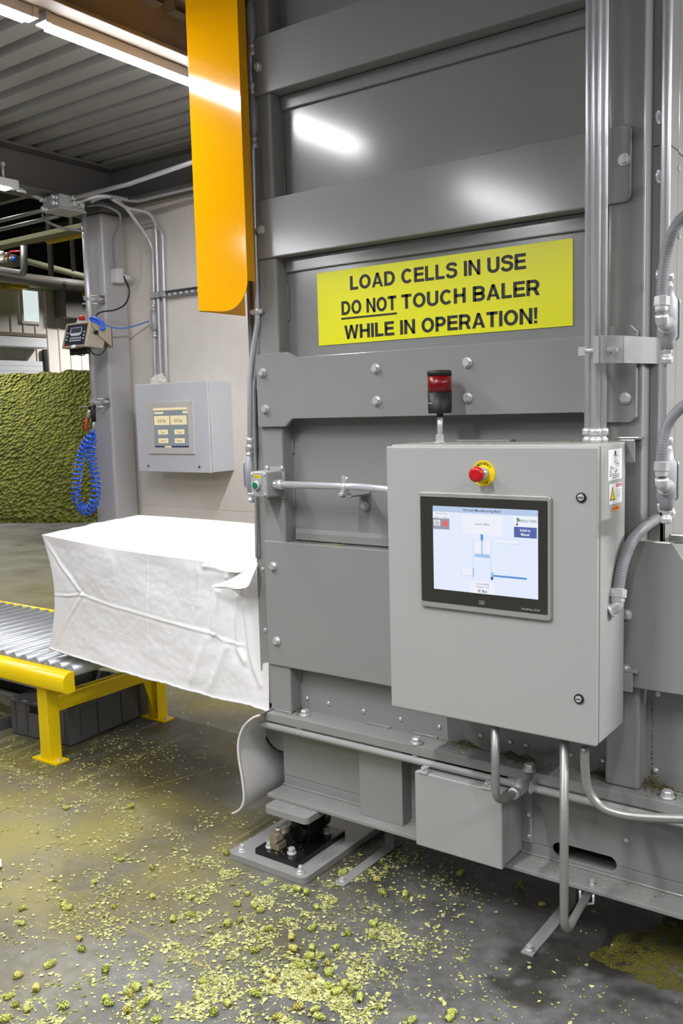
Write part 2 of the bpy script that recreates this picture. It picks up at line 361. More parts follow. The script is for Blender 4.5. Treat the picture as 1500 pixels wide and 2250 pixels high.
# ------------------------------------------------------------------ prototypes copied many times
def hexbolt_mesh(r=0.012, h=0.009, wr=0.014, wh=0.003):
    mb = MB(); mb.cyl((0, 0, 0), (0, 0, wh), wr, n=20)
    n = 6; prof = [(r, wh), (r, wh+h*.8), (r*.86, wh+h)]
    vs = []
    for rr, z in prof: vs += [(rr*math.cos(2*PI*i/n+.3), rr*math.sin(2*PI*i/n+.3), z) for i in range(n)]
    fs = [(i+k*n, (i+1) % n+k*n, (i+1) % n+(k+1)*n, i+(k+1)*n) for k in range(2) for i in range(n)]+[tuple(range(2*n, 3*n))]
    mb.add(vs, fs); return mb
def mesh_of(mb, name, m):
    me = bpy.data.meshes.new(name); me.from_pydata(mb.v, [], mb.f); me.polygons.foreach_set('use_smooth', mb.sm); me.materials.append(m); return me
BOLT = mesh_of(hexbolt_mesh(0.0125, 0.010, 0.0155, 0.004), 'bolt', M_zinc)
SMALLBOLT = mesh_of(hexbolt_mesh(0.007, 0.006, 0.009, 0.002), 'small_bolt', M_zinc)
_s = MB(); _s.lathe([(0.0085, 0), (0.008, .003), (0.0045, .0055), (0.002, .0058)], (0, 0, 0), (0, 0, 1), 14)
SCREW = mesh_of(_s, 'screw', M_zinc)
_s = MB(); _s.cyl((0, 0, 0), (0, 0, .002), .016, n=18); _n = hexbolt_mesh(0.013, 0.010, 0.016, 0.002); _s.add(_n.v, _n.f, _n.sm); _s.cyl((0, 0, .01), (0, 0, .026), .007, n=12)
STUD = mesh_of(_s, 'anchor_bolt', M_zinc)
ROT = {'-Y': (PI/2, 0, 0), '+X': (0, PI/2, 0), '+Z': (0, 0, 0), '-Z': (PI, 0, 0), '-X': (0, -PI/2, 0)}
def fastener(me, name, p, axis, parent, roll=0.0):
    o = bpy.data.objects.new(name, me); COL.objects.link(o); o.parent = parent; o.location = Vector(p)-parent_loc(parent); o.rotation_euler = ROT[axis]; return o
# ================================================================== THE SETTING
def smooth01(x, a, b):
    t = np.clip((x-a)/(b-a), 0, 1); return t*t*(3-2*t)
def fbm(x, y, s, o=4, seed=0.0):
    return mnoise.fractal(Vector((x*s+seed, y*s-seed, seed)), 0.8, 2.0, o)
# floor: one mesh, fine near the press; "dust" is hop dust lying on the concrete, "wet" holds damp stains and darker patches under press, bag and conveyor
xs = np.concatenate([[-26, -16, -10, -7], np.arange(-5.6, 0.61, 0.026), [1.5, 3, 6]]); ys = np.concatenate([[-6, -3, -1], np.arange(0.9, 4.21, 0.026), [5, 6, 7, 8, 9, 12, 20]])
def to_px(x, y):
    d = np.array([x, y, -CAMH]); c = np.array([RT@d, DN@d, FW@d]); return (c[0]/c[2]*F+750, c[1]/c[2]*F+1125) if c[2] > .2 else (-999, 9999)
DUST = [(-2.9, 1.95, 1.0, .55, 1.0), (-3.6, 2.0, .9, .5, .95), (-2.55, 2.05, .5, .28, .85), (-4.6, 2.2, 1.2, .8, .9), (-3.2, 1.5, .9, .35, .55), (-4.7, 4.1, .9, .9, 1.0), (-3.0, 3.7, .9, .45, 1.0), (-2.6, 3.2, .45, .35, .9), (-6.2, 5.0, 1.6, 1.4, .95), (-2.3, 2.95, .35, .3, .6), (-8, 6.5, 2.5, 1.5, .5), (-2.2, 1.35, .5, .3, .25)]
WET_DARK = [(P(px, py, Z=0).x, P(px, py, Z=0).y, rx, ry, s) for px, py, rx, ry, s in ((1185, 2125, .10, .055, .9), (1120, 2165, .05, .035, .85), (1165, 2185, .05, .05, .85), (1260, 2100, .12, .05, .9), (1340, 2060, .16, .09, .8), (1450, 2020, .2, .12, .75), (1400, 2190, .12, .03, .6), (1330, 2110, .10, .05, .8))]+[(-1.0, 2.45, .30, .20, .5), (-2.95, 2.62, .55, .28, .85), (-2.55, 2.45, .25, .14, .55), (-3.55, 2.55, .3, .35, .7), (-1.55, 2.4, .5, .25, .45), (-2.25, 2.4, .15, .12, .4)]
mb = MB(); nx, ny = len(xs), len(ys)
vs = [(x, y, 0.0) for y in ys for x in xs]; mb.add(vs, [(j*nx+i, j*nx+i+1, (j+1)*nx+i+1, (j+1)*nx+i) for j in range(ny-1) for i in range(nx-1)])
floor = struct(mb.build('floor', M_floor, origin=(0, 0, 0)))
du = np.zeros(nx*ny, dtype=np.float32); we = np.zeros(nx*ny, dtype=np.float32)
for k, (x, y, _) in enumerate(vs):
    wx, wy = x+.14*fbm(x, y, 2.2, 5, 3.1)+.03*fbm(x, y, 9, 3, 1.2), y+.11*fbm(x, y, 2.4, 5, 9.7)+.03*fbm(x, y, 9, 3, 4.4)
    d = 0.0
    for cx, cyy, ax, ay, s in DUST: d = max(d, s*math.exp(-(((wx-cx)/ax)**2+((wy-cyy)/ay)**2)**1.4))
    du[k] = max(0, min(1, d*(.75+.5*fbm(x, y, 3.5, 4, 5.0))))
    d = 0.0; wx, wy = x+.05*fbm(x, y, 6, 4, 3.1), y+.045*fbm(x, y, 6.5, 4, 9.7)
    for cx, cyy, ax, ay, s in WET_DARK: d = max(d, s*float(smooth01(1.25-math.sqrt(((wx-cx)/ax)**2+((wy-cyy)/ay)**2), 0, .3 if ax < .2 else .7)))
    we[k] = max(0, min(1, d))
for nm, arr in (('dust', du), ('wet_dark', we)):
    at = floor.data.attributes.new(nm, 'FLOAT', 'POINT'); at.data.foreach_set('value', arr)
# saw-cut joints of the slab: shallow strips of old hop dust in the cut
def joint(name, a, c, label):
    a, c = Vector(a), Vector(c); d = (c-a).normalized(); q = Vector((-d.y, d.x, 0))*.0022
    m = MB(); m.add([a-q, c-q, c+q, a+q], [(0, 1, 2, 3)]); o = struct(m.build(name, M_joint)); return o
M_joint = paint('joint_filler', (150, 132, 74), 0.9, var=0.3, vscale=40)
joint('trim_1', (-2.70, 1.757, .0006), (-1.70, 1.690, .0006), ''); joint('trim_2', (-2.192, 1.70, .0006), (-2.185, 3.6, .0006), '')
joint('trim_3', (-2.88, 2.30, .0006), (-2.70, 2.80, .0006), '')

# concrete wall behind the press
WALLY = 4.05
mb = MB(); mb.box(-4.62, 3.0, WALLY, WALLY+.2, .965, 2.98); mb.box(-4.62, 3.0, WALLY+.003, WALLY+.2, .958, .965); mb.box(-4.62, 3.0, WALLY, WALLY+.2, 0, .958)
struct(mb.build('wall_back', M_wall))
# ceiling: ribbed steel deck carried on the beams, open where the press passes
def deck(x0, x1, y0, y1, z):
    m = MB(); prof = []; y = y0
    while y < y1-.01:
        prof += [(y, z), (y+.090, z), (y+.104, z+.038), (y+.138, z+.038)]; y += .152
    k = len(prof); m.add([(x0, a, c) for a, c in prof]+[(x1, a, c) for a, c in prof], [(i, i+1, i+1+k, i+k) for i in range(k-1)])
    m.box(x0, x1, y0, prof[-1][0], z+.045, z+.12)
    return struct(m.build('ceiling', M_deck))
deck(-4.78, -2.62, -3.0, 4.02, 3.10); deck(-2.62, 2.6, -3.0, 1.6, 3.30)
# far hall: siding wall with ribs, roof, roll-up door, translucent panel
FX = -17.0
mb = MB()
prof = []; y = 4.0
while y < 20: prof += [(y, 0), (y+.20, 0), (y+.215, .03), (y+.245, .03), (y+.26, 0)]; y += .30
k = len(prof); mb.add([(FX+d, a, 0) for a, d in prof]+[(FX+d, a, 4.36) for a, d in prof], [(i, i+k, i+1+k, i+1) for i in range(k-1)])
struct(mb.build('wall_left', M_siding))
mb = MB(); mb.box(FX-.3, -4.9, -5, 20, 6.4, 6.5); struct(mb.build('ceiling', M_shade))
mb = MB(); mb.box(FX-.5, FX-.05, 3, 20, 0, 6.4); struct(mb.build('wall_left', M_shade))
mb = MB(); mb.box(FX-.3, -4.5, 20, 20.2, 0, 6.4); struct(mb.build('wall_back', M_shade))
w1 = P(47, 637, X=FX+.05); w2 = P(86, 708, X=FX+.05)
mb = MB(); mb.box(FX+.03, FX+.06, w1.y, w2.y, w2.z, w1.z); wn = struct(mb.build('window_1', M_sky))
mb = MB(); mb.box(FX+.04, FX+.08, w1.y-.05, w2.y+.05, w1.z, w1.z+.05); mb.box(FX+.04, FX+.08, w1.y-.05, w2.y+.05, w2.z-.05, w2.z); mb.box(FX+.04, FX+.08, w1.y-.05, w1.y, w2.z, w1.z); mb.box(FX+.04, FX+.08, w2.y, w2.y+.05, w2.z, w1.z); mb.build('window_frame', M_siding, wn)
d1 = P(95, 766, X=FX+.1)
mb = MB()
for i in range(26): mb.box(FX+.05, FX+.085, 9.0, d1.y, i*.108, i*.108+.104)
dr = struct(mb.build('door_1', M_door)); h0 = P(103, 742, X=FX+.4); h1 = P(103, 765, X=FX+.4)
mb = MB(); mb.box(FX+.04, FX+.4, 9.0, h0.y, h1.z, h0.z); mb.build('coil_housing', M_door, dr, bevel=.02)
mb = MB(); mb.box(FX+.04, FX+.14, d1.y, d1.y+.07, 0, h1.z); mb.build('door_track', M_black, dr)
mb = MB(); mb.box(FX+.02, FX+.42, 9.0, h0.y, h0.z, h0.z+.07); mb.build('header_rail', M_tanbeam, dr)
q0, q1 = P(130, 640, X=FX+.3), P(162, 700, X=FX+.3)
mb = MB(); mb.box(FX+.1, FX+.5, q0.y, q1.y+.1, q1.z, 4.36); struct(mb.build('trim_4', M_dark))
q0, q1 = P(162, 640, X=FX+.3), P(192, 712, X=FX+.3)
mb = MB(); mb.box(FX+.05, FX+.3, q0.y, q1.y, q1.z, 4.36); struct(mb.build('trim_5', M_duct))
# eave girt above the siding
mb = MB(); mb.box(FX, FX+.35, 4, 20, 4.36, 4.58); struct(mb.build('trim_6', M_olive))

# ------------------------------------------------------------------ steel frame of the mezzanine
def ibeam(name, label, axis, a0, a1, c, z0, z1, w, m, tf=.016, tw=.012):
    mb = MB()
    for zz0, zz1, hw in ((z0, z0+tf, w/2), (z1-tf, z1, w/2), (z0+tf, z1-tf, tw/2)):
        if axis == 'Y': mb.box(c-hw, c+hw, a0, a1, zz0, zz1)
        else: mb.box(a0, a1, c-hw, c+hw, zz0, zz1)
    return tag(mb.build(name, m, bevel=.003), label, 'beam', 'mezzanine steel beams')
ibeam('steel_beam', 'dark steel beam running left from the column top under the ribbed deck', 'Y', -3.0, 4.04, -4.62, 2.86, 3.10, .20, M_beam)
ibeam('steel_beam', 'dark steel beam above the top edge of the concrete wall', 'X', -4.612, 2.9, 3.97, 2.875, 3.10, .14, M_beam)
ibeam('steel_beam', 'brown steel beam with the bright light strip along its lower flange', 'Y', -3.0, 3.90, -2.68, 2.945, 3.40, .12, M_tanbeam)
mb = MB()
for i in range(4): mb.cyl((-4.515, 3.875, 2.90+i*.05), (-4.50, 3.875, 2.90+i*.05), .012, n=10)
# column (hollow square steel) with base and cap plates
t = thing('steel_column', 'grey square steel column in front of the concrete wall', 'column', (-4.59, 3.94, 0))
c0 = P(193, 800, Y=3.83).x; c1 = P(238, 800, Y=3.83).x
mb = MB(); mb.box(c0, c1, 3.83, 4.02, .02, 2.82); mb.build('shaft', M_column, t, bevel=.018, seg=4)
mb = MB(); mb.box(c0-.06, c1+.06, 3.77, 4.045, 0, .02); mb.build('base_plate', M_column, t)
mb = MB(); mb.box(c0-.05, c1+.06, 3.80, 4.03, 2.82, 2.86); mb.build('cap_plate', M_beam, t)

# ------------------------------------------------------------------ strip lights
def strip_light(x, y0, y1, z, label, group='LED strip lights', watts=0, spread=110):
    t = thing('strip_light', label, 'light', (x, (y0+y1)/2, z), group)
    mb = MB(); mb.box(x-.027, x+.027, y0, y1, z-.006, z+.029); mb.build('housing', M_housing, t)
    mb = MB(); mb.box(x-.025, x+.025, y0+.01, y1-.01, z-.014, z-.006)
    mb.build('diffuser', M_whiteplastic if watts else M_strip, t)
    if watts:
        l = bpy.data.lights.new('added_strip_lamp', 'AREA'); l.shape = 'RECTANGLE'; l.size = .06; l.size_y = y1-y0-.02; l.energy = watts; l.spread = math.radians(spread); l.color = (.985, .99, 1)
        lo = bpy.data.objects.new('light_source', l); COL.objects.link(lo); lo.parent = t; lo.location = (0, 0, -.018)
    mb = MB(); mb.box(x-.03, x+.03, y0-.02, y0, z-.005, z+.03); mb.build('end_cap', M_housing, t)
    mb = MB(); mb.box(x-.03, x+.03, y1, y1+.02, z-.005, z+.03); mb.build('end_cap', M_housing, t)
    return t
LX, LZ = -2.735, 2.915
strip_light(LX, 2.105, 3.32, LZ, 'bright strip light under the brown beam, right of the gap, running towards the orange guard')
strip_light(LX, .85, 2.035, LZ, 'bright strip light under the brown beam, cut off by the upper left corner')
strip_light(LX, -1.75, -.45, LZ, 'strip light on the brown beam behind the camera')
strip_light(-4.62, -1.9, -.7, LZ-.08, 'strip light under the left beam behind the camera')
for x, y0, w_, sp_ in ((1.35, 2.46, 135, 180), (1.7, .3, 64, 180), (-1.5, -.4, 56, 138), (-.3, -.4, 15, 138), (.9, -.4, 12, 138), (-.6, -2.2, 12, 160)): strip_light(x, y0, y0+1.3, 3.0, 'added strip light outside the view, brightening the press and cabinet', watts=w_, spread=sp_)  # added unseen lamps brightening cabinet side, conduits and lower press
# small fixture at the left edge, hung below the beam
q = P(40, 417, X=-4.47)
t = thing('strip_light', 'short white light fixture at the left edge beneath the beam', 'light', (-4.485, q.y-.6, q.z))
mb = MB(); mb.box(-4.515, -4.455, q.y-1.2, q.y, q.z, q.z+.05); mb.build('housing', M_whiteplastic, t, bevel=.008)
mb = MB(); mb.box(-4.505, -4.465, q.y-1.18, q.y-.06, q.z-.012, q.z-.001); mb.build('diffuser', M_softstrip, t)
mb = MB(); mb.cyl((-4.485, q.y-.08, q.z+.05), (-4.485, q.y-.08, 2.95), .008); mb.box(-4.55, -4.475, q.y-.09, q.y-.07, 2.94, 2.96); mb.build('hanger', M_galv, t)
# added unseen lamps brightening the far hall wall and heap
for x, y, w_, lz in ((-8.5, 6.5, 140, 5.9), (-14.8, 8.2, 260, 4.5), (-14.8, 13.6, 260, 4.5), (-7.2, 3.2, 160, 5.9)):
    t = thing('added_hall_lamp', 'added unseen lamp brightening the far hall', 'lamp', (x, y, lz), 'added hall lamps')
    mb = MB(); mb.lathe([(.24, 0), (.22, .06), (.10, .14), (.06, .3)], (x, y, lz+.05), (0, 0, 1), 20); mb.build('reflector', M_housing, t)
    mb = MB(); mb.cyl((x, y, lz+.33), (x, y, 6.4), .02); mb.build('hook', M_galv, t)
    l = bpy.data.lights.new('added_hall_light', 'AREA'); l.shape = 'DISK'; l.size = .42; l.spread = math.radians(150); l.energy = w_*HALL_POWER; l.color = (1, .98, .94)
    lo = bpy.data.objects.new('light_source', l); COL.objects.link(lo); lo.parent = t; lo.location = (0, 0, .045)

# ================================================================== THE BALING PRESS
press = thing('baling_press', 'tall grey steel baling press filling the right side, with posts, cross plates and sill beam', 'baler', (-1.4, 2.6, 0))
FY, SY, WY, LY = 2.38, 2.438, 2.443, 2.347     # post face, skin, web, flange edge
ZT, ZB = .497, .18
mb = MB(); mb.box(-1.975, -.82, SY, SY+.02, .497, 3.7); mb.build('skin_panel', M_press, press)
mb = MB(); mb.box(-2.03, -.80, 2.47, 3.15, .50, 3.7); mb.build('chamber_body', M_press, press)
mb = MB(); mb.box(-2.055, -1.9625, FY, 2.50, ZT, 3.7); mb.build('post', M_press, press, bevel=.006)
mb = MB(); mb.box(-.84, -.745, FY, 2.50, ZT, 3.7); mb.build('post', M_press, press, bevel=.008, seg=3)
# cross beams: folded channel plus the plate that laps the posts
def cross_beam(z0, z1, x1, name):
    mb = MB(); poly = rrect(-2.055, x1, z0, z1, .018); plate(mb, poly, FY, .010); mb.box(-1.962, -.841, FY-.008, SY, z0+.001, z0+.012); mb.box(-1.962, -.841, FY-.008, SY, z1-.010, z1-.001)
    ob = mb.build(name, M_press, press, bevel=.0035)
    mb = MB(); mb.box(-1.962, -.841, SY-.012, SY, z0-.045, z0); mb.build('seam_strip', M_press, press, bevel=.003)
cross_beam(2.589, 2.771, -.74, 'cross_beam'); cross_beam(2.065, 2.256, -.778, 'cross_beam')
ax = lambda px, py, y=2.365: (P(px, py, Y=y).x, P(px, py, Y=y).z)
poly = [(-2.055, 1.512), (-2.047, 1.504), (-1.935, 1.504), (-1.905, 1.530), (-.90, 1.530), (-.872, 1.502), (-.772, 1.502), (-.757, 1.515), (-.757, 1.737), (-.772, 1.752), (-.862, 1.752), (-.895, 1.732), (-1.883, 1.732), (-1.915, 1.751), (-2.040, 1.751), (-2.055, 1.738)]
mb = MB(); plate(mb, poly, FY, .016); mb.build('cross_plate', M_press, press, bevel=.002)
mb = MB(); mb.box(-1.962, -.841, FY+.001, SY, 1.535, 1.725); mb.build('cross_tube', M_press, press)
mb = MB(); mb.box(-2.055, -.86, FY-.008, FY, .665, 1.109); mb.box(-1.962, -.841, FY, SY, .670, 1.106); mb.build('lower_panel', M_press, press, bevel=.004)
mb = MB(); mb.prism([(SY, 1.106), (SY-.012, 1.112), (SY-.012, 1.135), (SY-.006, 1.150), (SY, 1.150)], (-1.955, 0, 0), (0, 1, 0), (0, 0, 1), (1, 0, 0), 1.11); mb.build('ledge_strip', M_press, press)
# welds: short raised beads inside the left post and along the sill
def weld(path, r0, r1):
    m2 = MB(); m2.tube(path, [r0+r1*random.random() for _ in path], 8); m2.build('weld_bead', M_press, press)
for z0, z1 in ((2.25, 2.36), (1.86, 1.98), (1.41, 1.46), (1.22, 1.31), (.60, .66)): weld([(-1.961, SY-.004, z0+(z1-z0)*i/10) for i in range(11)], .0035, .001)
weld([(-2.04+i*.02, FY-.002, ZT+.003) for i in range(5)], .004, .0)
for a in (-1.68, -1.5, -1.25): weld([(a+i*.012, SY-.002, ZT+.003) for i in range(9)], .0035, .0015)
weld([(-2.06+i*.03, WY-.003, ZB+.017) for i in range(60)], .004, .0015)
# sill: wide-flange beam under the posts, its web with a slotted hole
mb = MB(); mb.box(-2.062, 1.2, LY, 2.60, .465, ZT); mb.box(-2.062, 1.2, LY, 2.60, ZB, ZB+.014)
zl, zh, xl, xr = .209, .252, -1.02, -.826; zm, rr = (zl+zh)/2, (zh-zl)/2
top = [(-2.06, .465), (-2.06, zm), (xl, zm)]+[(xl+rr-rr*math.cos(PI/2*k/6), zm+rr*math.sin(PI/2*k/6)) for k in range(1, 7)]+[(xr-rr+rr*math.sin(PI/2*k/6), zm+rr*math.cos(PI/2*k/6)) for k in range(7)]+[(1.2, zm), (1.2, .465)]
bot = [(-2.06, ZB+.014), (1.2, ZB+.014), (1.2, zm), (xr, zm)]+[(xr-rr+rr*math.cos(PI/2*k/6), zm-rr*math.sin(PI/2*k/6)) for k in range(1, 7)]+[(xl+rr-rr*math.sin(PI/2*k/6), zm-rr*math.cos(PI/2*k/6)) for k in range(7)]+[(-2.06, zm)]
plate(mb, top, WY+.012, .012); plate(mb, bot, WY+.012, .012)
mb.build('sill_beam', M_press, press, bevel=.003)
mb = MB(); mb.box(-1.682, -1.512, 2.386, WY, ZB+.014, .465); mb.build('web_stiffener', M_press, press, bevel=.002)
mb = MB(); mb.box(-1.95, 1.2, 2.56, 3.0, ZB+.014, .464); mb.build('slot_shade_block', M_shade, press)  # added near-black block, painted shade seen through the web slot
# outlet flange left of the left post, with its screws
mb = MB(); mb.box(-2.135, -2.056, 2.42, 2.50, .50, 3.7); mb.build('outlet_flange', M_press, press, bevel=.003)
mb = MB(); mb.box(-2.118, -2.112, 2.412, 2.42, 1.04, 3.6); mb.box(-2.083, -2.077, 2.412, 2.42, 1.04, 3.6); mb.build('flange_rib', M_press, press)
mb = MB(); mb.box(-2.40, -2.05, 2.52, 3.0, .56, .96); mb.build('outlet_tube', M_press, press)
# right-hand side: corner angle and side plate in two lifts with a fine joint
for z0, z1 in ((1.0, 2.205), (2.2075, 3.7)):
    mb = MB(); mb.box(-.745, -.703, SY, SY+.012, z0, z1); mb.box(-.715, -.703, SY, 2.525, z0, z1); mb.build('corner_angle', M_press, press, bevel=.002)
    mb = MB(); mb.box(-.725, -.708, 2.545, 2.70, z0, z1); mb.build('side_plate', M_press, press, bevel=.002)
# ram housing plate and recessed panel at lower right
gp = [(-.80, .792), (.9, .792), (.9, .95), (-.50, .95), (-.632, 1.150), (-.655, 1.188), (-.665, 1.192), (-.80, 1.192)]
mb = MB(); plate(mb, gp, 2.372, .014); mb.build('ram_housing_plate', M_press, press, bevel=.003)
mb = MB(); mb.box(-.80, .9, 2.372, 2.44, .80, .82); mb.build('ram_housing_web', M_press, press)
mb = MB(); mb.box(-.747, .9, 2.45, 2.47, ZT, .80); mb.build('recessed_panel', M_press, press, bevel=.002)
q = P(1490, 1188, Y=2.44)
mb = MB(); mb.box(q.x-.02, q.x+.12, 2.42, 2.50, 1.18, q.z+.02); mb.build('guide_block', M_press, press, bevel=.004)
# bolts and screws
for px, py in ((578, 819), (584, 899), (826, 810), (828, 881), (1027, 797), (1028, 874), (1374, 875)): fastener(BOLT, 'bolt', P(px, py, Y=FY-.016), '-Y', press)
for px, py in ((1371, 351), (574, 505), (568, 148)): fastener(BOLT, 'bolt', P(px, py, Y=FY-.010), '-Y', press)
for px, py in ((601, 1244), (609, 1408)): fastener(BOLT, 'bolt', P(px, py, Y=FY-.008), '-Y', press)
for px, py in ((1376, 1350), (1374, 1472)): fastener(BOLT, 'bolt', P(px, py, Y=2.358), '-Y', press)
for px, py in ((670, 1566), (915, 1628), (1163, 1687), (1466, 1747)):
    q = P(px, py+6, Z=ZT); o = fastener(BOLT, 'sill_bolt', (q.x, q.y, ZT), '+Z', press); o.scale = (1.25, 1.25, 1.5)
    o = fastener(BOLT, 'sill_nut', (q.x, 2.366, .465), '-Z', press); o.scale = (1.1, 1.1, 1.4)
for px, py in ((675, 1534), (722, 1545), (799, 1562), (880, 1580), (965, 1597), (1056, 1615), (1121, 1630), (1155, 1637), (1254, 1658), (1325, 1671)): fastener(SCREW, 'screw', P(px, py, Y=SY), '-Y', press)
for px, py in ((1440, 1693), (1445, 1525)): fastener(SCREW, 'screw', P(px, py, Y=2.45), '-Y', press)
fastener(SCREW, 'screw', P(1376, 1846, Y=WY), '-Y', press)
for px, py in ((577, 1250), (583, 1384)): fastener(SCREW, 'screw', P(px, py, Y=2.42), '-Y', press)
for px, py in ((1444, 258), (1444, 388), (1444, 606), (1448, 945), (1446, 1112)): fastener(BOLT, 'bolt', P(px, py, X=-.703), '+X', press)
for px, py in ((1486, 330), (1486, 371), (1487, 521), (1480, 480)): fastener(SMALLBOLT, 'small_bolt', P(px, py, X=-.708), '+X', press)

# load-cell foot under the left end of the sill
t = thing('load_cell_mount', 'load cell foot bolted to the floor under the left end of the press', 'load cell', (-1.94, 2.4, 0))
def plan(mb, poly, z0, z1): return mb.prism(poly, (0, 0, z0), (1, 0, 0), (0, 1, 0), (0, 0, 1), z1-z0)
mb = MB(); plan(mb, rrect(-2.118, -1.776, 2.19, 2.75, .022), 0, .025); mb.build('base_plate', M_press, t, bevel=.002)
mb = MB(); plan(mb, rrect(-2.026, -1.838, 2.232, 2.512, .004), .025, .045); mb.build('cell_plate', M_blackpaint, t, bevel=.002)
mb = MB(); plan(mb, rrect(-2.025, -1.833, 2.284, 2.62, .02), .155, ZB); mb.build('top_plate', M_press, t, bevel=.002)
mb = MB(); plan(mb, rrect(-2.0, -1.85, 2.31, 2.56, .01), .140, .155); mb.box(-1.965, -1.885, 2.36, 2.46, .045, .14); mb.cyl((-1.925, 2.34, .085), (-1.925, 2.50, .085), .035, n=20); mb.build('load_cell', M_blackpaint, t, bevel=.003)
q = Vector((-1.958, 2.262, .045))
mb = MB(); mb.box(q.x-.020, q.x+.020, 2.255, 2.30, .045, .072); mb.build('bracket_block', M_brass, t, bevel=.004)
mb = MB(); mb.cyl((q.x, 2.252, .088), (q.x, 2.285, .088), .020, n=6, smooth=False); mb.cyl((q.x, 2.285, .088), (q.x, 2.36, .088), .010); mb.build('threaded_rod', M_brass, t)
mb = MB(); mb.cyl((q.x+.005, 2.275, .072), (q.x+.005, 2.275, .122), .009, n=8); mb.lathe([(.013, 0), (.013, .006), (.005, .010)], (q.x+.005, 2.275, .112), (0, 0, 1), 8); mb.build('wing_nut', M_brass, t)
for px, py in ((593, 1862), (641, 1876), (718, 1830)):
    q = P(px, py, Z=.045); o = fastener(BOLT, 'cell_bolt', (q.x, q.y, .045), '+Z', t); o.scale = (1.05, 1.05, 1.6)
for px, py in ((532, 1870), (660, 1918)):
    q = P(px, py, Z=.025); fastener(STUD, 'anchor_bolt', (q.x, q.y, .025), '+Z', t)
# flat-bar floor straps
def strap(x0, x1, y0, y1, label, yv):
    t = thing('floor_strap', label, 'strap', ((x0+x1)/2, (y0+y1)/2, 0), 'flat floor straps under the press')
    mb = MB(); mb.box(x0, x1, y0, y1, 0, .006); mb.build('flat_bar', M_press, t, bevel=.001)
    mb = MB(); mb.box(x0, x1, yv, yv+.006, .006, ZB); mb.build('upright', M_press, t)
    o = fastener(BOLT, 'anchor_bolt', ((x0+x1)/2, y0+.02, .006), '+Z', t); o.scale = (.8, .8, 1.1)
strap(-1.030, -.993, 2.238, 2.62, 'flat grey floor strap bolted down in front of the looped conduit', 2.56)
strap(-1.700, -1.662, 2.255, 2.62, 'flat grey floor strap bolted down right of the load cell foot', 2.56)
# curved plastic guard sheet at the left end of the sill
prof = [(-2.045, .500), (-2.075, .485), (-2.105, .462), (-2.128, .435), (-2.146, .395), (-2.152, .36), (-2.150, .315), (-2.142, .27), (-2.135, .22), (-2.133, .185), (-2.137, .158), (-2.150, .135), (-2.170, .117), (-2.195, .102)]
pp = catmull([(a, 0, c) for a, c in prof], 3); k = len(pp)
mb = MB()
for off, rev in ((0, False), (.003, True)):
    vs = [(p.x-off, 2.30, p.z) for p in pp]+[(p.x-off, 2.62, p.z) for p in pp]; fs = [(i, i+1, i+1+k, i+k) for i in range(k-1)]
    mb.add(vs, [tuple(reversed(f)) for f in fs] if rev else fs, True)
mb.add([(p.x, 2.30, p.z) for p in pp]+[(p.x-.003, 2.30, p.z) for p in pp], [(i, i+k, i+k+1, i+1) for i in range(k-1)])
t = thing('guard_sheet', 'pale curved plastic sheet hanging at the left end of the sill beam', 'sheet', (-2.1, 2.45, .1))
mb.build('sheet', M_sheet, t)
mb = MB(); mb.tube([(p.x+.002, 2.302, p.z) for p in pp], .004, 8); mb.build('edge_bead', M_sheet, t)
mb = MB(); mb.lathe([(.075, 0), (.078, .004), (.078, .2)], (-2.085, 2.46, .385), (0, 1, 0), 28); o = mb.build('roller_end', M_press, press)
mb = MB(); mb.tube([(-2.085+.078*math.cos(a), 2.459, .385+.078*math.sin(a)) for a in np.linspace(0, 2*PI, 40)], .004, 6, caps=False); mb.build('roller_rim', M_black, press)
# ================================================================== THINGS ON THE PRESS
U, W = Vector((1, 0, 0)), Vector((0, 0, 1))
# yellow warning sign
t = thing('warning_sign', 'bright yellow sign with three lines of black capitals on the press', 'sign', (-1.3, SY, 1.89))
a, c = P(696, 601, Y=SY-.002), P(1258, 716, Y=SY-.002); b0 = P(699, 760, Y=SY-.002)
sx0, sx1, sz0, sz1 = a.x, c.x, b0.z, a.z
mb = MB(); plate(mb, rect(sx0, sx1, sz0, sz1), SY-.0005, .002); mb.build('board', M_sign, t)
yy = SY-.0031
Hs = sz1-sz0
for s, p0, p1, zf in (('LOAD CELLS IN USE', 769, 1155, .715), ('DO NOT TOUCH BALER', 749, 1185, .39), ('WHILE IN OPERATION!', 754, 1180, .06)):
    x0 = P(p0, 640, Y=yy).x; x1 = P(p1, 640, Y=yy).x; mb = MB()
    if s[0] == 'D':
        w = x1-x0; add_sans(mb, 'DO NOT', (x0, yy, sz0+Hs*zf), w*.307, Hs*.187); add_sans(mb, 'TOUCH BALER', (x0+w*.334, yy, sz0+Hs*zf), w*.666, Hs*.187)
        mb.add([(x0-.002, yy, sz0+Hs*(zf-.06)), (x0+w*.309, yy, sz0+Hs*(zf-.06)), (x0+w*.309, yy, sz0+Hs*(zf-.035)), (x0-.002, yy, sz0+Hs*(zf-.035))], [(0, 1, 2, 3)])
    else: add_sans(mb, s, (x0, yy, sz0+Hs*zf), x1-x0, Hs*.187)
    mb.build('lettering', M_ink, t)

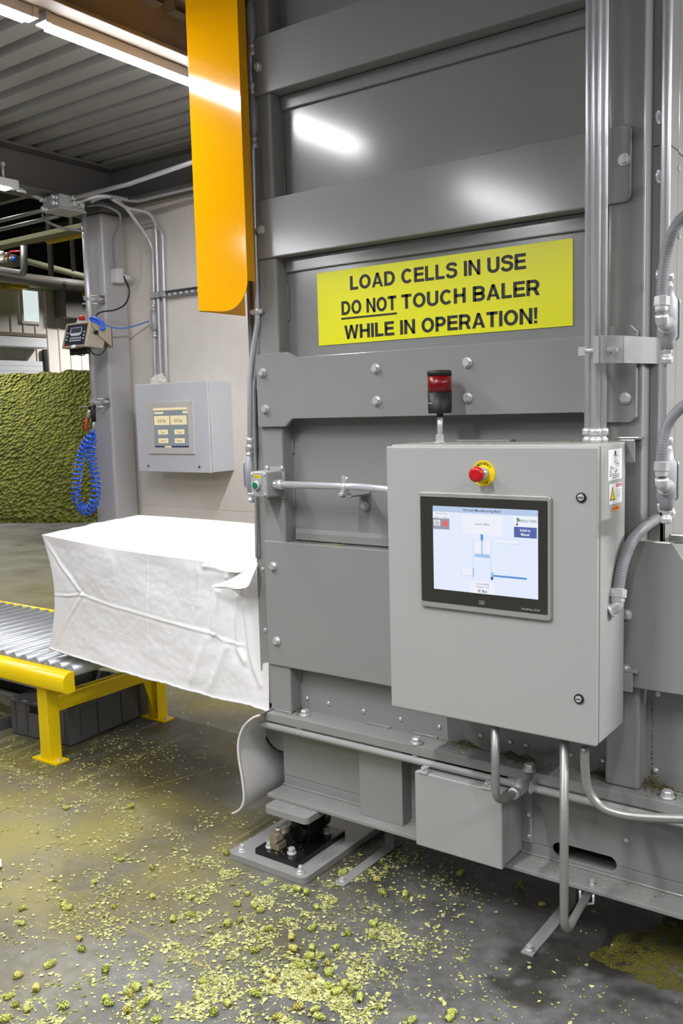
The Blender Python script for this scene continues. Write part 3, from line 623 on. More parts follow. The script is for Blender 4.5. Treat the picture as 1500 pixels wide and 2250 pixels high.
# control cabinet
CX0, CX1, CY, CB, CZ0, CZ1 = -1.383, -.773, 2.132, 2.335, .698, 1.453
t = thing('control_cabinet', 'large light grey control cabinet with touch screen and red emergency button', 'cabinet', ((CX0+CX1)/2, 2.23, CZ0))
cab = t
mb = MB(); mb.box(CX0+.004, CX1, CY+.022, CB, CZ0, CZ1); mb.build('body', M_cab, t, bevel=.004)
mb = MB(); mb.box(CX0, CX1-.001, CY, CY+.018, CZ0-.002, CZ1-.004); mb.build('door', M_cab, t, bevel=.005, seg=3)
mb = MB(); mb.box(CX0+.008, CX1-.004, CY+.018, CY+.022, CZ0+.006, CZ1-.006); mb.build('door_gasket', M_black, t)
for px, py in ((1277, 1093), (1272, 1535)):
    q = P(px, py, Y=CY)
    mb = MB(); mb.lathe([(.0125, 0), (.0125, .004), (.009, .005)], q, (0, -1, 0), 24); o = mb.build('latch', M_black, t)
    mb = MB(); mb.lathe([(.0082, 0), (.0082, .0065), (.006, .007)], q, (0, -1, 0), 20); mb.build('quarter_turn', M_zinc, o); 
    mb = MB(); mb.box(q.x-.0065, q.x+.0065, q.y-.0078, q.y-.0068, q.z-.001, q.z+.001); mb.build('slot', M_black, o)
# emergency stop
q = P(1062, 1040, Y=CY)
mb = MB(); mb.lathe([(.034, 0), (.034, .0015)], q, (0, -1, 0), 40); es = mb.build('emergency_stop', M_ledyellow, t)
mb = MB(); mb.lathe([(.0165, .0015), (.0165, .010), (.0145, .011), (.0145, .022)], q, (0, -1, 0), 28); mb.build('collar', M_zinc, es)
mb = MB(); mb.lathe([(.011, .02), (.013, .026), (.0195, .034), (.0205, .040), (.0195, .046), (.013, .049), (.002, .0492)], q, (0, -1, 0), 32); mb.build('mushroom_button', M_red, es)
mb = MB()
for s, a0, a1, flip in (('EMERGENCY', 140, 40, 1), ('STOP', 244, 296, -1)):
    n = len(s)
    for i, ch in enumerate(s):
        an = math.radians(a0+(a1-a0)*i/(n-1)); up = Vector((math.cos(an), 0, math.sin(an)))*flip; rt = Vector((up.z, 0, -up.x))
        ctr = q+Vector((math.cos(an), 0, math.sin(an)))*.0262+Vector((0, -.0019, 0))
        add_text(mb, ch, ctr-rt*.0024-up*.0038, rt, up, .0050, .0076, .02)
mb.build('lettering', M_ink, es)
# touch panel
bx0, bx1 = P(925, 1200, Y=CY).x, P(1213, 1200, Y=CY).x; bz1, bz0 = P(925, 1079, Y=CY).z, P(925, 1330, Y=CY).z
mb = MB(); plate(mb, rrect(bx0, bx1, bz0, bz1, .010), CY, .010); tp = mb.build('touch_panel', M_bezel, t, bevel=.004, seg=3)
gx0, gx1 = bx0+.0065, bx1-.0085; gz0, gz1 = bz0+.0175, bz1-.013
mb = MB(); plate(mb, rrect(gx0, gx1, gz0, gz1, .003), CY-.0095, .002); mb.build('screen_border', M_glassblack, tp)
sx0, sx1 = P(952, 1200, Y=CY-.011).x, P(1182, 1200, Y=CY-.011).x; sz1 = P(952, 1111, Y=CY-.011).z; sz0 = P(952, 1293, Y=CY-.011).z
YS = CY-.0118; SW, SH = sx1-sx0, sz1-sz0
def sq(mb, u0, u1, v0, v1, lay=1):   # fractions of the screen, v down
    y = YS-.0004*lay; mb.add([(sx0+SW*u0, y, sz1-SH*v1), (sx0+SW*u1, y, sz1-SH*v1), (sx0+SW*u1, y, sz1-SH*v0), (sx0+SW*u0, y, sz1-SH*v0)], [(0, 1, 2, 3)])
def em_obj(name, rgb, st, fn, parent):
    m = MATS.get(f'glow_{rgb}_{st}') or emit(f'glow_{rgb}_{st}', rgb, st); mb = MB(); fn(mb); return mb.build(name, m, parent)
em_obj('screen', (226, 234, 253), .98, lambda m: sq(m, 0, 1, 0, 1, 0), tp)
em_obj('title_bar', (196, 216, 250), .82, lambda m: sq(m, 0, 1, 0, .068), tp)
for r_ in ((.30, .68, .09, .31, 1), (.0, .17, .07, .15, 1), (.37, .60, .86, 1.0, 2), (.41, .50, .39, .53, 1), (.52, .568, .39, .53, 1), (.28, .40, .72, .80, 1), (.625, .82, .345, .395, 1), (.78, 1.0, .08, .19, 1), (.01, .075, .165, .235, 3)):
    em_obj('light_tile', (243, 246, 255), .92, lambda m: sq(m, *r_), tp)
em_obj('pump_tile', (168, 170, 186), .75, lambda m: (sq(m, .0, .168, .145, .275, 2)), tp)
def disc(m, u, v, r, lay): 
    y = YS-.0004*lay; m.add([(sx0+SW*u+r*math.cos(2*PI*i/24), y, sz1-SH*v+r*math.sin(2*PI*i/24)) for i in range(24)], [tuple(range(24))])
em_obj('start_key', (214, 216, 228), .8, lambda m: disc(m, .043, .205, .0085, 4), tp)
em_obj('stop_key', (250, 112, 104), .8, lambda m: disc(m, .125, .205, .0085, 4), tp)
em_obj('mode_button', (92, 112, 190), .7, lambda m: sq(m, .785, .99, .195, .315, 2), tp)
def f(m):
    sq(m, .473, .497, .305, .375, 3); sq(m, .395, .403, .71, .815, 3); sq(m, .59, .90, .765, .787, 3)
em_obj('blue_pipes', (96, 156, 232), .8, f, tp)
def f(m):
    sq(m, .478, .492, .375, .54, 3); sq(m, .415, .56, .535, .575, 3); sq(m, .57, .595, .735, .80, 3)
    for u0, u1, v0, v1 in ((.40, .403, .37, .83), (.568, .571, .37, .83), (.625, .82, .345, .348), (.625, .82, .393, .396), (.28, .40, .80, .803), (.28, .283, .72, .80)): sq(m, u0, u1, v0, v1, 3)
em_obj('pale_pipes', (176, 208, 242), .85, f, tp)
em_obj('cylinder_foot', (70, 84, 140), .6, lambda m: sq(m, .568, .59, .79, .825, 4), tp)
def f(m):
    z = lambda v: sz1-SH*v; x = lambda u: sx0+SW*u; y = YS-.0018
    for s, u0, u1, v0, v1, b in (('Perrault Manufacturing Baler', .31, .67, .055, .018, .01), ('System Offline', .42, .56, .205, .178, .0), ('Hydraulic Pump', .03, .15, .10, .08, 0), ('Start', .025, .06, .14, .122, 0), ('Stop', .11, .145, .14, .122, 0), ('Current Bale', .43, .55, .895, .875, 0), ('Plunge 1 of 2', .43, .55, .935, .912, 0), ('0 lbs', .445, .53, .985, .95, .01)):
        add_text(m, s, (x(u0), y, z(v0)), U, W, SW*(u1-u0), SH*(v0-v1), b)
em_obj('screen_lettering', (64, 66, 110), .35, f, tp)
def f(m):
    add_text(m, 'PERRAULT FARMS', (sx0+SW*.835, YS-.0018, sz1-SH*.14), U, W, SW*.155, SH*.03); sq(m, .815, .82, .09, .18, 4); sq(m, .805, .822, .16, .18, 4)
em_obj('farm_lettering', (86, 92, 150), .5, f, tp)
em_obj('farm_emblem', (120, 205, 120), .7, lambda m: (disc(m, .825, .118, .0045, 3), disc(m, .820, .105, .003, 3)), tp)
def f(m):
    add_text(m, 'Switch to', (sx0+SW*.84, YS-.0018, sz1-SH*.245), U, W, SW*.095, SH*.03, .02); add_text(m, 'Manual', (sx0+SW*.85, YS-.0018, sz1-SH*.292), U, W, SW*.075, SH*.03, .02)
em_obj('button_lettering', (250, 250, 255), .9, f, tp)
mb = MB(); cxm = (gx0+gx1)/2; plate(mb, rrect(cxm-.0085, cxm+.0085, gz0+.007, gz0+.018, .002), CY-.0115, .0006); mb.build('badge', M_bezel, tp)
mb = MB(); plate(mb, rrect(cxm-.0075, cxm+.0075, gz0+.008, gz0+.017, .002), CY-.0121, .0003); mb.build('badge_field', M_glassblack, tp)
mb = MB(); add_text(mb, 'AB', (cxm-.005, CY-.0126, gz0+.010), U, W, .010, .005, .0); add_text(mb, 'PanelView 5510', (gx1-.070, CY-.0120, gz0+.006), U, W, .050, .0055); mb.build('model_lettering', M_key, tp)
# labels on the cabinet's right side (facing +X): u = +Y
UY = Vector((0, 1, 0)); XS = CX1+.0006
def side_rect(mb, y0, y1, z0, z1, lay=0): x = XS+.0004*lay; mb.add([(x, y0, z0), (x, y1, z0), (x, y1, z1), (x, y0, z1)], [(0, 1, 2, 3)])
def sp(px, py): v = P(px, py, X=XS); return v.y, v.z
y0, z1_ = sp(1336, 989); y1, _ = sp(1366, 986); _, z0_ = sp(1336, 1057)
mb = MB(); side_rect(mb, y0, y1, z0_, z1_); rl = mb.build('rating_label', M_white, t); rl['label'] = 'white rating label'
mb = MB(); ww, hh = y1-y0, z1_-z0_
mb.add([(XS+.0005, y0+ww*(.5+.06*math.cos(a)), z1_-hh*.12+ww*.06*math.sin(a)) for a in np.linspace(0, 2*PI, 12, endpoint=False)], [tuple(range(12))])
random.seed(3)
for v, segs in ((.2, ((.34, .7),)), (.27, ((.42, .58),)), (.36, ((.4, .5), (.55, .66))), (.42, ((.42, .64),)), (.48, ((.52, .82),)), (.55, ((.1, .28), (.55, .62), (.72, .78))), (.61, ((.08, .36), (.4, .46))), (.67, ((.08, .24), (.5, .66))), (.73, ((.08, .2), (.45, .62))), (.79, ((.08, .34), (.46, .55))), (.85, ((.08, .26), (.34, .84))), (.92, ((.3, .8),))):
    for s0, s1 in segs:
        k = max(1, int((s1-s0)*12)); n = '8' * k; add_text(mb, ''.join(random.choice('0123456789') for _ in range(k)), (XS+.0005, y0+ww*s0, z1_-hh*v-.002), UY, W, ww*(s1-s0), .0032)
mb.build('print', M_ink, rl)
y0, z1_ = sp(1338, 1065); y1, _ = sp(1366, 1061); _, z0_ = sp(1338, 1110); ww, hh = y1-y0, z1_-z0_
mb = MB(); side_rect(mb, y0, y1, z0_, z1_); sl = mb.build('shock_warning_label', M_white, t); sl['label'] = 'white label with yellow warning triangle'
mb = MB(); x = XS+.0004; mb.add([(x, y0+ww*.05, z1_-hh*.80), (x, y0+ww*.47, z1_-hh*.80), (x, y0+ww*.26, z1_-hh*.1)], [(0, 1, 2)]); mb.build('triangle_border', M_ink, sl)
mb = MB(); x = XS+.0008; mb.add([(x, y0+ww*.10, z1_-hh*.75), (x, y0+ww*.42, z1_-hh*.75), (x, y0+ww*.26, z1_-hh*.2)], [(0, 1, 2)]); mb.build('triangle', M_ledyellow, sl)
mb = MB(); x = XS+.0012; mb.add([(x, y0+ww*.24, z1_-hh*.50), (x, y0+ww*.27, z1_-hh*.52), (x, y0+ww*.29, z1_-hh*.42)], [(0, 1, 2)]); mb.add([(x, y0+ww*.28, z1_-hh*.5), (x, y0+ww*.24, z1_-hh*.5), (x, y0+ww*.25, z1_-hh*.7)], [(0, 1, 2)])
for i, k in enumerate((12, 9, 10, 11, 10, 8)): add_text(mb, 'HIGH VOLTAGE KEEP OUT'[i:i+k].strip() or 'X', (XS+.0005, y0+ww*.53, z1_-hh*(.34+.075*i)), UY, W, ww*(.03*k+.1), .0022)
mb.build('print', M_ink, sl)
mb = MB(); side_rect(mb, y0+ww*.52, y0+ww*.98, z1_-hh*.2, z1_-hh*.04, 1); mb.build('danger_band', M_redlabel, sl)
mb = MB(); add_text(mb, 'DANGER', (XS+.0009, y0+ww*.56, z1_-hh*.17), UY, W, ww*.38, hh*.08, .02); mb.build('danger_lettering', M_white, sl)
y0, z1_ = sp(1345, 1113); y1, _ = sp(1360, 1110); _, z0_ = sp(1345, 1124)
mb = MB(); side_rect(mb, y0, y1, z0_, z1_); ol = mb.build('asset_tag', M_orangelabel, t); ol['label'] = 'small orange tag'
mb = MB(); add_text(mb, '01403', (XS+.0005, y0+.004, z0_+.003), UY, W, (y1-y0)-.008, (z1_-z0_)*.5); mb.build('print', M_ink, ol)
# mounting brackets behind the cabinet
for x0, x1, z0, z1, side in ((CX1-.03, CX1+.035, CZ1-.045, CZ1+.012, 1), (CX1-.03, CX1+.035, .795, .845, 1), (-1.27, -1.10, CZ1-.03, CZ1+.006, 0)):
    mb = MB(); mb.box(x0, x1, CB, FY-.001, z1-.007, z1); mb.box(x0, x1-.012, CB, CB+.007, z0-.01, z1-.007)
    mb.build('mounting_bracket', M_press, t, bevel=.002)

# stack light
q = P(967, 962, Y=2.29); sl0 = Vector((q.x, 2.29, CZ1))
t = thing('stack_light', 'black stack light with one red lens on a short pole above the cabinet', 'signal light', sl0)
mb = MB(); mb.lathe([(.019, 0), (.019, .003), (.0135, .004), (.0135, .022), (.012, .023)], sl0, (0, 0, 1), 6, smooth=False); mb.build('base_nut', M_zinc, t)
zt = P(967, 908, Y=2.29).z; z2 = P(967, 862, Y=2.29).z; z3 = P(967, 826, Y=2.29).z; z4 = P(967, 814, Y=2.29).z
mb = MB(); mb.cyl(sl0+Vector((0, 0, .02)), (q.x, 2.29, zt-.006), .0085); mb.build('pole', M_galv, t)
mb = MB(); mb.lathe([(.010, zt-.01), (.010, zt), (.0335, zt), (.034, zt+.004), (.035, z2)], (q.x, 2.29, 0), (0, 0, 1), 32); sb = mb.build('base', M_black, t)
mb = MB(); mb.lathe([(.0345, z2), (.0345, z3)], (q.x, 2.29, 0), (0, 0, 1), 32); mb.build('lens', M_redlens, t)
mb = MB(); mb.lathe([(.0352, z3), (.0348, z4-.003), (.031, z4)], (q.x, 2.29, 0), (0, 0, 1), 32); mb.build('cap', M_black, t)
mb = MB(); a = math.radians(-118); rt = Vector((-math.sin(a), math.cos(a), 0)); ctr = Vector((q.x, 2.29, (zt+z2)/2-.003))+Vector((math.cos(a), math.sin(a), 0))*.0352
v, fcs = text_poly('Allen-Bradley', .01); ar = np.array(v); lo, hi = ar.min(0), ar.max(0); s = .024/(hi[0]-lo[0])
pts = []
for p in v:
    an = a+((p[0]-(lo[0]+hi[0])/2)*s)/.0352; pts.append((q.x+.0354*math.cos(an), 2.29+.0354*math.sin(an), ctr.z+(p[1]-lo[1])*s))
mb.add(pts, fcs); mb.build('lettering', M_white, sb)

# conduits: a helper for thin-wall conduit with compression couplings at its ends
def coupling(mb, p, d, r):
    d = Vector(d).normalized(); p = Vector(p); mb.lathe([(r*1.25, 0), (r*1.35, .004), (r*1.35, .010), (r*1.05, .012), (r*1.05, .018), (r*1.45, .019), (r*1.45, .034), (r*1.1, .037)], p, d, 14)
def conduit(name, label, path, r, ends=(1, 1), group=None, m=None, cat='conduit', raw=False):
    path = [Vector(p) for p in path]; t = thing(name, label, cat, min(path, key=lambda p: p.z).copy(), group)
    pts = path
    mb = MB(); mb.tube(pts, r, 14); mb.build('tube', m or M_galv, t)
    for k, (p, d) in enumerate(((path[0], path[1]-path[0]), (path[-1], path[-2]-path[-1]))):
        if ends[k]:
            c = MB(); coupling(c, p, d, r); c.build('coupling', M_zinc, t)
    return t
for i, (px, y, lab) in enumerate(((1290, 2.305, 'steel conduit rising from the cabinet top, leftmost of three'), (1304, 2.268, 'steel conduit rising from the cabinet top, front one of three'), (1319, 2.305, 'steel conduit rising from the cabinet top, rightmost of three'))):
    x = P(px+3, 940, Y=y).x; conduit('steel_conduit', lab, [(x, y, CZ1), (x, y, 2.3), (x, y, 3.45)], .0117, (1, 0), 'conduits rising from the control cabinet')
# stand-off bracket holding those conduits
A_ = [P(1306, 768, Y=2.236), P(1318, 768, Y=2.226), P(1366, 768, Y=2.285), P(1438, 768, Y=2.425), P(1461, 768, Y=2.49)]
t = thing('conduit_bracket', 'pale grey bent bracket holding the three cabinet conduits to the press', 'bracket', A_[2])
zc = A_[2].z; hh = .034
mb = MB(); k = len(A_); thk = Vector((.005, .003, 0))
for q0, q1 in zip(A_[:-1], A_[1:]):
    d = (q1-q0); d.z = 0; nrm = Vector((d.y, -d.x, 0)).normalized()*.005
    vs = [Vector((p.x, p.y, zc+s*hh))+o for o in (nrm*0, nrm) for s in (-1, 1) for p in (q0, q1)]
    mb.add(vs, [(0, 1, 3, 2), (4, 6, 7, 5), (0, 4, 5, 1), (2, 3, 7, 6), (0, 2, 6, 4), (1, 5, 7, 3)])
mb.build('bent_plate', M_box, t, bevel=.001)
mb = MB(); y = 2.25; x0, x1 = P(1270, 770, Y=y).x, P(1312, 770, Y=y).x
mb.box(x0, x0+.022, y, y+.003, zc-.011, zc+.011); mb.tube([(x0+.02, y, zc), (x0+.03, y-.012, zc), (x0+.047, y-.014, zc), (x1, y-.004, zc)], .006, 8); mb.build('strap_clamp', M_zinc, t)
for px in (1334, 1346):
    q = P(px, 769, Y=2.25); fastener(SMALLBOLT, 'clamp_screw', q+Vector((0.004, -.004, 0)), '+X', t)
q = P(1456, 776, Y=2.48); fastener(BOLT, 'bolt', q, '+X', t)

# conduits under the cabinet
x = -1.066; yb = 2.16
q = P(1150, 1752, Y=2.335)
conduit('steel_conduit', 'steel conduit dropping from the cabinet and curving back to the low junction box', fillet([(x, yb, CZ0), (x, yb, .468), (x+.012, 2.285, .462)], .05), .0117, (0, 1), 'conduits under the control cabinet', M_galvdim)
x2 = P(1239, 1800, Y=2.17).x
conduit('steel_conduit', 'long steel conduit hanging from the cabinet, hooking under the sill beam', fillet([(x2, 2.17, CZ0), (x2, 2.17, .140), (x2-.006, 2.36, .168)], .055), .0117, (0, 0), 'conduits under the control cabinet', M_galvdim)
mb = MB(); mb.tube([(x2-.025, 2.35, .178), (x2-.025, 2.352, .15), (x2-.006, 2.352, .142), (x2+.014, 2.352, .15), (x2+.014, 2.35, .178)], .004, 8)
t = thing('beam_clamp', 'small zinc clamp holding the hooked conduit to the bottom flange', 'clamp', (x2, 2.35, .142)); mb.build('hook', M_zinc, t)
o = fastener(SMALLBOLT, 'clamp_bolt', (x2+.004, 2.368, ZB+.014), '+Z', t); o.scale = (.8, .8, 2.2)
pts = [P(1284, 1642, Y=2.165), P(1285, 1690, Y=2.165), P(1292, 1735, Y=2.165), P(1318, 1770, Y=2.165), P(1360, 1788, Y=2.165), P(1420, 1796, Y=2.165), P(1530, 1800, Y=2.165)]
conduit('steel_conduit', 'steel conduit leaving the cabinet bottom and sweeping off to the right', catmull(pts, 6), .0117, (0, 0), 'conduits under the control cabinet', M_galvdim)
# long pipe clipped under the sill's top flange
conduit('long_pipe', 'long grey pipe running along the front edge of the sill beam', [(-2.068, 2.340, .452), (-1.2, 2.340, .452), (-.60, 2.340, .4535), (.9, 2.340, .4535)], .0112, (0, 0), None, M_box, 'pipe')

# junction box on the sill web
t = thing('junction_box', 'grey junction box fixed low on the sill beam beneath the control cabinet', 'box', (-1.25, 2.36, .2))
ja = P(910, 1694, Y=2.292); jb = P(1103, 1913, Y=2.292); jx0, jx1, jz0, jz1 = ja.x, jb.x, jb.z, ja.z
mb = MB(); mb.box(jx0+.004, jx1-.002, 2.315, WY-.004, jz0+.004, jz1-.004); mb.build('body', M_box, t, bevel=.004)
mb = MB(); mb.box(jx0, jx1, 2.292, 2.312, jz0, jz1); mb.build('lid', M_box, t, bevel=.005, seg=3)
mb = MB(); mb.box(jx0-.0, jx1+.03, WY-.004, WY, jz0+.03, jz1-.03); mb.build('mounting_plate', M_box, t, bevel=.001)
for f in (.10, .83):
    xx = jx0+(jx1-jx0)*f
    mb = MB(); mb.box(xx-.016, xx+.016, 2.287, 2.315, jz1, jz1+.004); mb.box(xx-.010, xx+.010, 2.300, 2.318, jz1+.004, jz1+.014); mb.tube([(xx-.006, 2.298, jz1+.008), (xx, 2.292, jz1+.016), (xx+.006, 2.298, jz1+.008)], .003, 8); mb.build('clamp', M_zinc, t)
for z in (jz0+.05, jz1-.12): fastener(SCREW, 'screw', (jx1+.018, WY-.004, z), '-Y', t)
# conduit body joining the curved conduit to the box
t = thing('conduit_outlet', 'cast conduit elbow with oval cover at the side of the low junction box', 'fitting', (-1.05, 2.33, .45))
mb = MB(); mb.tube([(-1.054, 2.272, .462), (-1.054, 2.30, .468), (-1.054, 2.37, .470), (-1.054, 2.405, .47)], [.014, .021, .021, .012], 16); mb.cyl((jx1-.006, 2.36, .45), (-1.05, 2.36, .462), .016); mb.build('casting', M_cast, t)
mb = MB(); mb.prism(rrect(-.042, .042, -.017, .017, .0165), (-1.034, 2.345, .468), (0, 1, .18), (0, 0, 1), (1, 0, 0), .005); mb.build('cover', M_zinc, t, bevel=.001)

# start-button station on the left post, and the conduit to the cabinet
t = thing('push_button_station', 'small grey box with a green button on the left post', 'control box', (-2.03, 2.34, 1.33))
ba, bb = P(548, 1036, Y=2.295), P(587, 1094, Y=2.295)
mb = MB(); mb.box(ba.x, bb.x, 2.295, 2.377, bb.z, ba.z); bx = mb.build('box', M_box, t, bevel=.007, seg=3)
mb = MB(); mb.box(ba.x-.002, bb.x+.012, 2.374, 2.379, bb.z-.008, ba.z+.012); mb.build('mounting_plate', M_box, t)
for dx, dz in ((.010, -.010), (-.010, -.010), (.010, .010), (-.010, .010)):
    fastener(SCREW, 'screw', ((ba.x if dx > 0 else bb.x)+dx, 2.295, (ba.z if dz < 0 else bb.z)+dz), '-Y', t).scale = (.6, .6, .6)
for fx in (.12, 1.0): fastener(SCREW, 'screw', (ba.x+(bb.x-ba.x)*fx+.004, 2.372, ba.z+.008), '-Y', t)
q = Vector(((ba.x+bb.x)/2-.003, 2.295, (ba.z+bb.z)/2-.002))
mb = MB(); mb.box(q.x-.013, q.x+.018, 2.2935, 2.295, q.z-.014, q.z+.024); mb.build('legend_holder', M_box, t)
mb = MB(); mb.lathe([(.0150, .001), (.0150, .010), (.0130, .014), (.0115, .014)], q, (0, -1, 0), 28); gb = mb.build('button_ring', M_zinc, t)
mb = MB(); mb.lathe([(.0112, .010), (.0110, .0155), (.009, .0165)], q, (0, -1, 0), 24); mb.build('green_button', M_green, gb)
mb = MB(); plate(mb, rect(q.x-.013, q.x+.016, q.z+.024, q.z+.0335), 2.2948, .001); lg = mb.build('legend_plate', M_ledyellow, t)
mb = MB(); add_text(mb, 'BALER JOG', (q.x-.010, 2.2934, q.z+.0265), U, W, .023, .0045, .01); mb.build('lettering', M_ink, lg)
cz = P(600, 1064, Y=2.335).z; xs0 = bb.x
p1 = P(792, 1071, Y=2.335); p2 = P(812, 1073, Y=2.325); p3 = P(850, 1077, Y=2.30)
conduit('steel_conduit', 'horizontal steel conduit from the green button box to the control cabinet', fillet([(xs0, 2.335, cz), (p1.x, 2.335, cz+.001), (p3.x-.04, 2.30, p3.z+.004), (CX0+.01, 2.29, p3.z-.002)], .05), .0117, (1, 0))
q = P(757, 1075, Y=2.335)
t = thing('pipe_clamp', 'zinc clamp on a rounded lug carrying the horizontal conduit', 'clamp', q)
mb = MB(); mb.box(q.x-.008, q.x+.008, 2.31, 2.36, cz-.028, cz-.020); mb.box(q.x-.007, q.x+.007, 2.318, 2.352, cz-.021, cz-.011); mb.lathe([(.0135, 0), (.0135, .016)], (q.x-.008, 2.335, cz), (1, 0, 0), 20); mb.box(q.x-.007, q.x+.007, 2.328, 2.342, cz+.012, cz+.034); mb.build('strap', M_zinc, t, bevel=.001)
fastener(SMALLBOLT, 'clamp_screw', (q.x+.007, 2.335, cz+.024), '+X', t)
b1 = P(802, 1111, Y=SY-.006)
mb = MB(); plate(mb, [(b1.x-.019, b1.z+.05), (b1.x-.019, b1.z)]+[(b1.x+.019*math.cos(PI+PI*k/10), b1.z+.019*math.sin(PI+PI*k/10)) for k in range(11)]+[(b1.x+.019, b1.z+.05)], SY, .006); mb.box(q.x-.012, b1.x+.019, 2.325, SY, cz-.034, cz-.028); mb.build('lug', M_press, t, bevel=.002)
fastener(BOLT, 'bolt', Vector((b1.x, SY-.006, b1.z)), '-Y', t).scale = (.9, .9, .9)

# tall thin conduit on the left post with its fittings
yl = 2.372
def pl(px, py, y=yl): return P(px, py, Y=y)
path = [pl(545, -40), pl(548, 60), pl(553, 280), pl(561, 560), pl(565, 690), pl(566, 706), pl(553, 790), pl(549, 830), pl(549, 985)]
conduit('tall_conduit', 'tall thin steel conduit bending down the left edge of the press to the button box', fillet(path, .05, 6), .0095, (0, 1))
conduit('thin_conduit', 'second thin conduit running close behind the tall one down the left edge', fillet([pl(571, 690, 2.41), pl(570, 760, 2.41), pl(558, 850, 2.41), pl(564, 1225, 2.41)], .05, 6), .006, (0, 0))
def cbody(label, p, half, rad, axis_cover=(-1, 0, 0)):
    t = thing('conduit_outlet', label, 'fitting', p, None); p = Vector(p); z = Vector((0, 0, 1))
    mb = MB(); mb.tube([p-z*half*1.35, p-z*half, p-z*half*.8, p+z*half*.8, p+z*half, p+z*half*1.35], [rad*.62, rad*.7, rad, rad, rad*.7, rad*.62], 18); mb.build('casting', M_cast, t)
    d = Vector(axis_cover).normalized(); u = z.cross(d).normalized()
    mb = MB(); mb.prism(rrect(-rad*.75, rad*.75, -half*.95, half*.95, rad*.7), p+d*rad*.85, u, z, d, .005); mb.build('cover', M_cast, t, bevel=.001)
    for s in (-1, 1):
        m2 = MB(); m2.lathe([(.003, 0), (.002, .002)], p+d*(rad*.85+.005)+z*s*half*.75, d, 8); m2.build('screw', M_zinc, t)
    for s in (-1, 1):
        m2 = MB(); coupling(m2, p+z*s*half*1.3, z*s, .0095); m2.build('coupling', M_zinc, t)
    return t
cbody('conduit body on the tall left conduit beside the orange guard, the lower of two', pl(555, 255), .052, .017)
cbody('conduit body on the tall left conduit near the top edge, the upper of two', pl(551, 50), .052, .017)
cbody('conduit body behind the green button box at the foot of the tall conduit', pl(549, 1042, 2.40), .050, .018)
q = P(566, 685, Y=yl)
t = thing('pipe_clamp', 'zinc clamp on the tall left conduit just above its bend', 'clamp', q)
mb = MB(); mb.box(q.x-.025, q.x+.022, yl-.004, yl+.002, q.z-.009, q.z+.009); mb.cyl((q.x, yl, q.z-.01), (q.x, yl, q.z+.01), .0125); mb.build('strap', M_zinc, t, bevel=.001)
fastener(SMALLBOLT, 'clamp_screw', (q.x+.018, yl-.004, q.z), '-Y', t); fastener(SMALLBOLT, 'clamp_screw', (q.x-.019, yl-.004, q.z), '-Y', t)

# orange guard with the hoist chain behind it
gx0, gx1, gy = -2.252, -2.022, 2.30; gzb = 1.905
t = thing('chain_guard', 'bright orange sheet metal guard hanging at the upper left of the press', 'guard', (-2.14, 2.36, gzb))
zc = gzb-.008; rc = .10
poly = [(gx0, 3.6), (gx0, gzb+.004), (gx1-rc-.02, zc)]+[(gx1-rc+rc*math.sin(PI/2*k/10), zc+rc-rc*math.cos(PI/2*k/10)) for k in range(0, 11)]+[(gx1, 3.6)]
mb = MB(); plate(mb, poly, gy+.003, .003); mb.build('front_sheet', M_orange, t, bevel=.0012)
mb = MB(); mb.box(gx0, gx0+.003, gy+.003, gy+.24, gzb+.002, 3.6); mb.build('left_side', M_orange, t)
mb = MB(); mb.box(gx1-.003, gx1, gy+.003, gy+.038, gzb+.083, 3.6); mb.build('right_side', M_orange, t)
t = thing('hoist_chain', 'dark chain hanging behind the right edge of the orange guard', 'chain', (-2.10, 2.39, 2.2))
mb = MB(); z = 2.18; k = 0
while z < 3.3:
    a = k % 2*PI/2+.4; cx_, cy_ = -2.086, 2.405
    mb.tube([(cx_+.008*math.cos(th)*math.cos(a), cy_+.008*math.cos(th)*math.sin(a), z+.013*math.sin(th)) for th in np.linspace(0, 2*PI, 13)], .003, 6, caps=False); z += .0195; k += 1
mb.build('links', M_dark, t)
mb = MB(); mb.box(-2.145, -2.125, 2.36, 2.42, 2.1, 3.6); o = mb.build('chain_channel', M_black, t)

# conduits, bodies and flexible whips on the right side of the press
XR = -.668
xr_ = lambda px, py, X=XR: P(px, py, X=X)
yv = xr_(1462, 400).y
conduit('tall_conduit', 'tall bright conduit up the right side of the press', [(XR, yv, 1.30), (XR, yv, 2.2), (XR, yv, 3.5)], .0117, (0, 0))
def bodyR(label, p):
    t = cbody(label, p, .055, .024, (.55, .83, 0)); 
    return t
b1p = xr_(1466, 700, -.655); b2p = xr_(1464, 1055, -.655)
bodyR('conduit body with grey whip on the right side, the upper one', b1p); bodyR('conduit body with grey whip on the right side, the lower one', b2p)
def whip(label, pts, r, e0, e1):
    t = thing('flexible_conduit', label, 'conduit', min(pts, key=lambda p: p.z).copy(), 'grey flexible conduits'); c = catmull(pts, 10)
    d = [0]
    for a, b in zip(c[:-1], c[1:]): d.append(d[-1]+(b-a).length)
    n = int(d[-1]/.0022); out = []; j = 0; rad = []
    for i in range(n+1):
        s = d[-1]*i/n
        while j < len(d)-2 and d[j+1] < s: j += 1
        f = (s-d[j])/max(1e-9, d[j+1]-d[j]); out.append(c[j].lerp(c[j+1], f)); rad.append(r*(1+.025*math.sin(i*PI/1.5)))
    mb = MB(); mb.tube(out, rad, 14); mb.build('jacket', M_flex, t)
    for p, dd, on in ((pts[0], pts[1]-pts[0], e0), (pts[-1], pts[-2]-pts[-1], e1)):
        if on:
            dd = dd.normalized(); m2 = MB(); m2.lathe([(r*1.1, -.014), (r*1.2, -.010), (r*1.2, -.002), (r*1.45, 0), (r*1.45, .020), (r*1.15, .022)], p, dd, 8, smooth=False); m2.build('connector', M_zinc, t)
    return t
